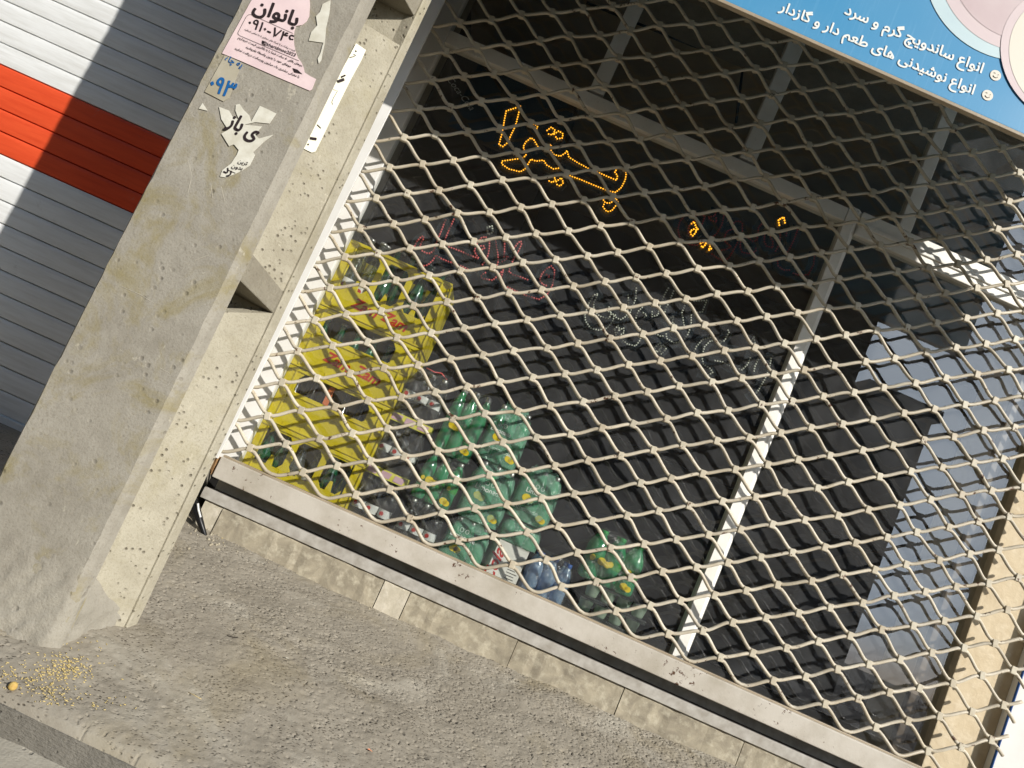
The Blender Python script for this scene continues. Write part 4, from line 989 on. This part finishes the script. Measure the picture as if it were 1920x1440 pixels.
# ================================================================== INSIDE
fr = thing('display_fridge', 'dim black display fridge with faded lettering at the left of the shop', 'fridge', (-0.62, 0.95, 0.0))
mb = MB(); mb.box(-0.95, -0.22, 0.75, 1.3, 0.0, 2.0); mb.build('cabinet', M['black'], fr, bevel=0.01)
mb = MB(); a, b = at(838, 150, 0.748), at(882, 208, 0.748); write(mb, 'Coca-Cola', a, b, bold=0.0, shear=0.3); mb.build('lettering', M['fridge_text'], fr)
ct = thing('counter', 'dim dark counter deep inside the shop', 'counter', (1.3, 2.4, 0.0))
mb = MB(); mb.box(0.5, 2.4, 2.2, 2.7, 0.0, 0.95); mb.build('base', M['int_dark'], ct, bevel=0.01); mb = MB(); mb.box(0.47, 2.43, 2.17, 2.73, 0.951, 0.99); mb.build('worktop', M['int_wall'], ct, bevel=0.004)
for a, b, lab in (((1100, 5), (1500, 150), 'black cable running along under the shop ceiling'), ((1408, 40), (1380, 230), 'black cable hanging down from the shop ceiling')):
    A1, B1 = at(*a, 0.9), at(*b, 0.9); mid = (A1 + B1)/2 - Vector((0,0,0.02))
    o = MB().tube([A1, mid, B1], 0.006, 6).build('ceiling_cable', M['black'], smooth=True); tag(o, lab, 'cable')

# ================================================================== SMALL STUFF ON THE GROUND
o = MB().tube([at(352, 925, -0.03), at(362, 938, -0.045), at(368, 955, -0.055), at(376, 980, -0.06), at(384, 1003, -0.06), at(387, 1020, -0.055)], [0.011, 0.012, 0.0115, 0.009, 0.006, 0.003], 10).build('cable', M['black'], smooth=True)
tag(o, 'black cable end poking out beside the stone sill', 'cable')
mb = MB(); mb.tube([at(371, 944, -0.067), at(372, 955, -0.068), at(376, 970, -0.069)], 0.0028, 6); mb.build('white_stripe', M['white_plastic'], o)
mb = MB()
def ground_z(x, y): 
    j = int(np.clip(np.searchsorted(xs, x), 0, nx-1)); t = (y - kerb_y(x))/(0.06 - kerb_y(x)); i = int(np.clip(round(t*(ny-1)), 0, ny-1)); return float(Zg[i, j])
def seed(p, s):
    a = random.uniform(0, 6.28); d = Vector((math.cos(a), math.sin(a), 0.25*math.cos(a)*0 + random.uniform(-.2, .3))).normalized()
    s *= 0.6; L = random.uniform(0.0022, 0.0046)*s; p = p + Vector((0,0,0.0016))
    mb.tube([p - d*L, p - d*L*0.6, p, p + d*L*0.6, p + d*L], [0.0004, 0.0011*s, 0.0014*s, 0.0011*s, 0.0004], 5, up=Vector((0,0,1)))
for cxp, cyp, sx, sy, n_ in ((118, 1255, 26, 12, 190), (95, 1262, 45, 16, 70), (60, 1275, 40, 10, 40), (110, 1300, 40, 14, 60), (75, 1312, 45, 12, 45), (150, 1215, 20, 8, 14), (200, 1320, 25, 8, 14), (20, 1270, 25, 8, 30), (300, 1000, 0, 0, 0), (420, 1005, 10, 8, 10)):
    for _ in range(n_):
        q = on_ramp(random.gauss(cxp, sx), random.gauss(cyp, sy))
        if q.y < kerb_y(q.x) + 0.006: continue
        seed(Vector((q.x, q.y, ground_z(q.x, q.y))), 1.0)
o = mb.build('spilled_grain', M['grain'], smooth=True); tag(o, 'yellow grain husks spilled at the foot of the pole', 'grain', kind='stuff')
q = on_ramp(22, 1291); q.z = ground_z(q.x, q.y) + 0.0065
mb = MB(); mb.lathe((0,0,-0.0072), [(0.0015, 0), (0.0045, 0.0012), (0.007, 0.0045), (0.0073, 0.0075), (0.0058, 0.0115), (0.003, 0.0138), (0.001, 0.0143)], 14)
o = mb.build('berry', M['ball'], smooth=True); o.location = q; tag(o, 'small round yellow berry at the kerb edge', 'berry')
for px, py, m, nm, lab, s in ((535, 1238, M['white_paper'], 'paper_scrap', 'tiny white paper scrap lying on the pavement below the sill', 0.007), (692, 1408, simple('peel', lin(226,150,110), None, rough=0.6), 'fruit_peel', 'small orange peel scrap at the bottom of the pavement', 0.007)):
    q = on_ramp(px, py); z0_ = ground_z(q.x, q.y)
    mb = MB(); n_ = 7
    mb.prism([(s*(0.6 + 0.5*random.random())*math.cos(2*math.pi*k/n_), 0.5*s*(0.6 + 0.5*random.random())*math.sin(2*math.pi*k/n_), 0.0012 + 0.0025*random.random()) for k in range(n_)], (0, 0, 0.0008))
    o = mb.build(nm, m); o.location = (q.x, q.y, z0_ + 0.0018); tag(o, lab, 'litter')
for k, (pts, r_, lab) in enumerate(((((424, 1196), (436, 1199), (444, 1199)), 0.0010, 'short dark twig on the pavement right of the pole foot'), (((353, 1298), (365, 1304), (378, 1311)), 0.0006, 'thin pale straw stalk on the pavement near the kerb'))):
    P = []
    for x, y in pts:
        q = on_ramp(x, y); q.z = ground_z(q.x, q.y) + r_*1.1; P.append(q)
    tag(MB().tube(P, r_, 5).build('twig', M['cane'] if k == 1 else M['dark_gap'], smooth=True), lab, 'twig')
# rubble bed between pole, cable and sill end
mb = MB()
for _ in range(160):
    q = on_ramp(random.gauss(400, 22), random.gauss(985, 22)); zz = ground_z(q.x, q.y); r_ = random.uniform(0.0015, 0.0045)
    mb.ico((q.x, q.y, zz + r_*0.4), r_)
for _ in range(140):
    t = random.random(); q = on_ramp(430 + 420*t + random.gauss(0, 10), 1012 + 190*t + random.gauss(0, 8)); r_ = random.uniform(0.001, 0.0028)
    mb.ico((q.x, q.y, ground_z(q.x, q.y) + r_*0.4), r_)
o = mb.build('rubble', M['sill_stone']); tag(o, 'crumbled mortar bits along the foot of the stone sill', 'rubble', kind='stuff')

# ================================================================== ACROSS THE STREET (seen only in the glass)
def house(label, x0, x1, y0, y1, h, floors, nwin):
    b = thing('building', label, 'building', ((x0+x1)/2, (y0+y1)/2, -0.6), 'buildings across the street')
    mb = MB(); mb.box(x0, x1, y0, y1, -0.62, h); mb.build('wall', M['opp'], b)
    mb = MB(); mb.box(x0-0.1, x1+0.1, y0-0.1, y1+0.12, h, h+0.25); mb.build('roof', M['wall'], b)
    for f in range(floors):
        for k in range(nwin):
            cx = x0 + (x1-x0)*(k+0.5)/nwin; z0 = 0.6 + f*3.0
            mb = MB(); mb.box(cx-0.6, cx+0.6, y1+0.002, y1+0.05, z0, z0+1.5); w_ = mb.build('window', M['opp_win'], b)
house('tall dark rendered building across the street', -14.0, 6.3, -24.0, -12.62, 11.0, 3, 8)
house('lower dark building beside the tall one across the street', 6.6, 8.05, -24.0, -12.62, 5.2, 2, 1)
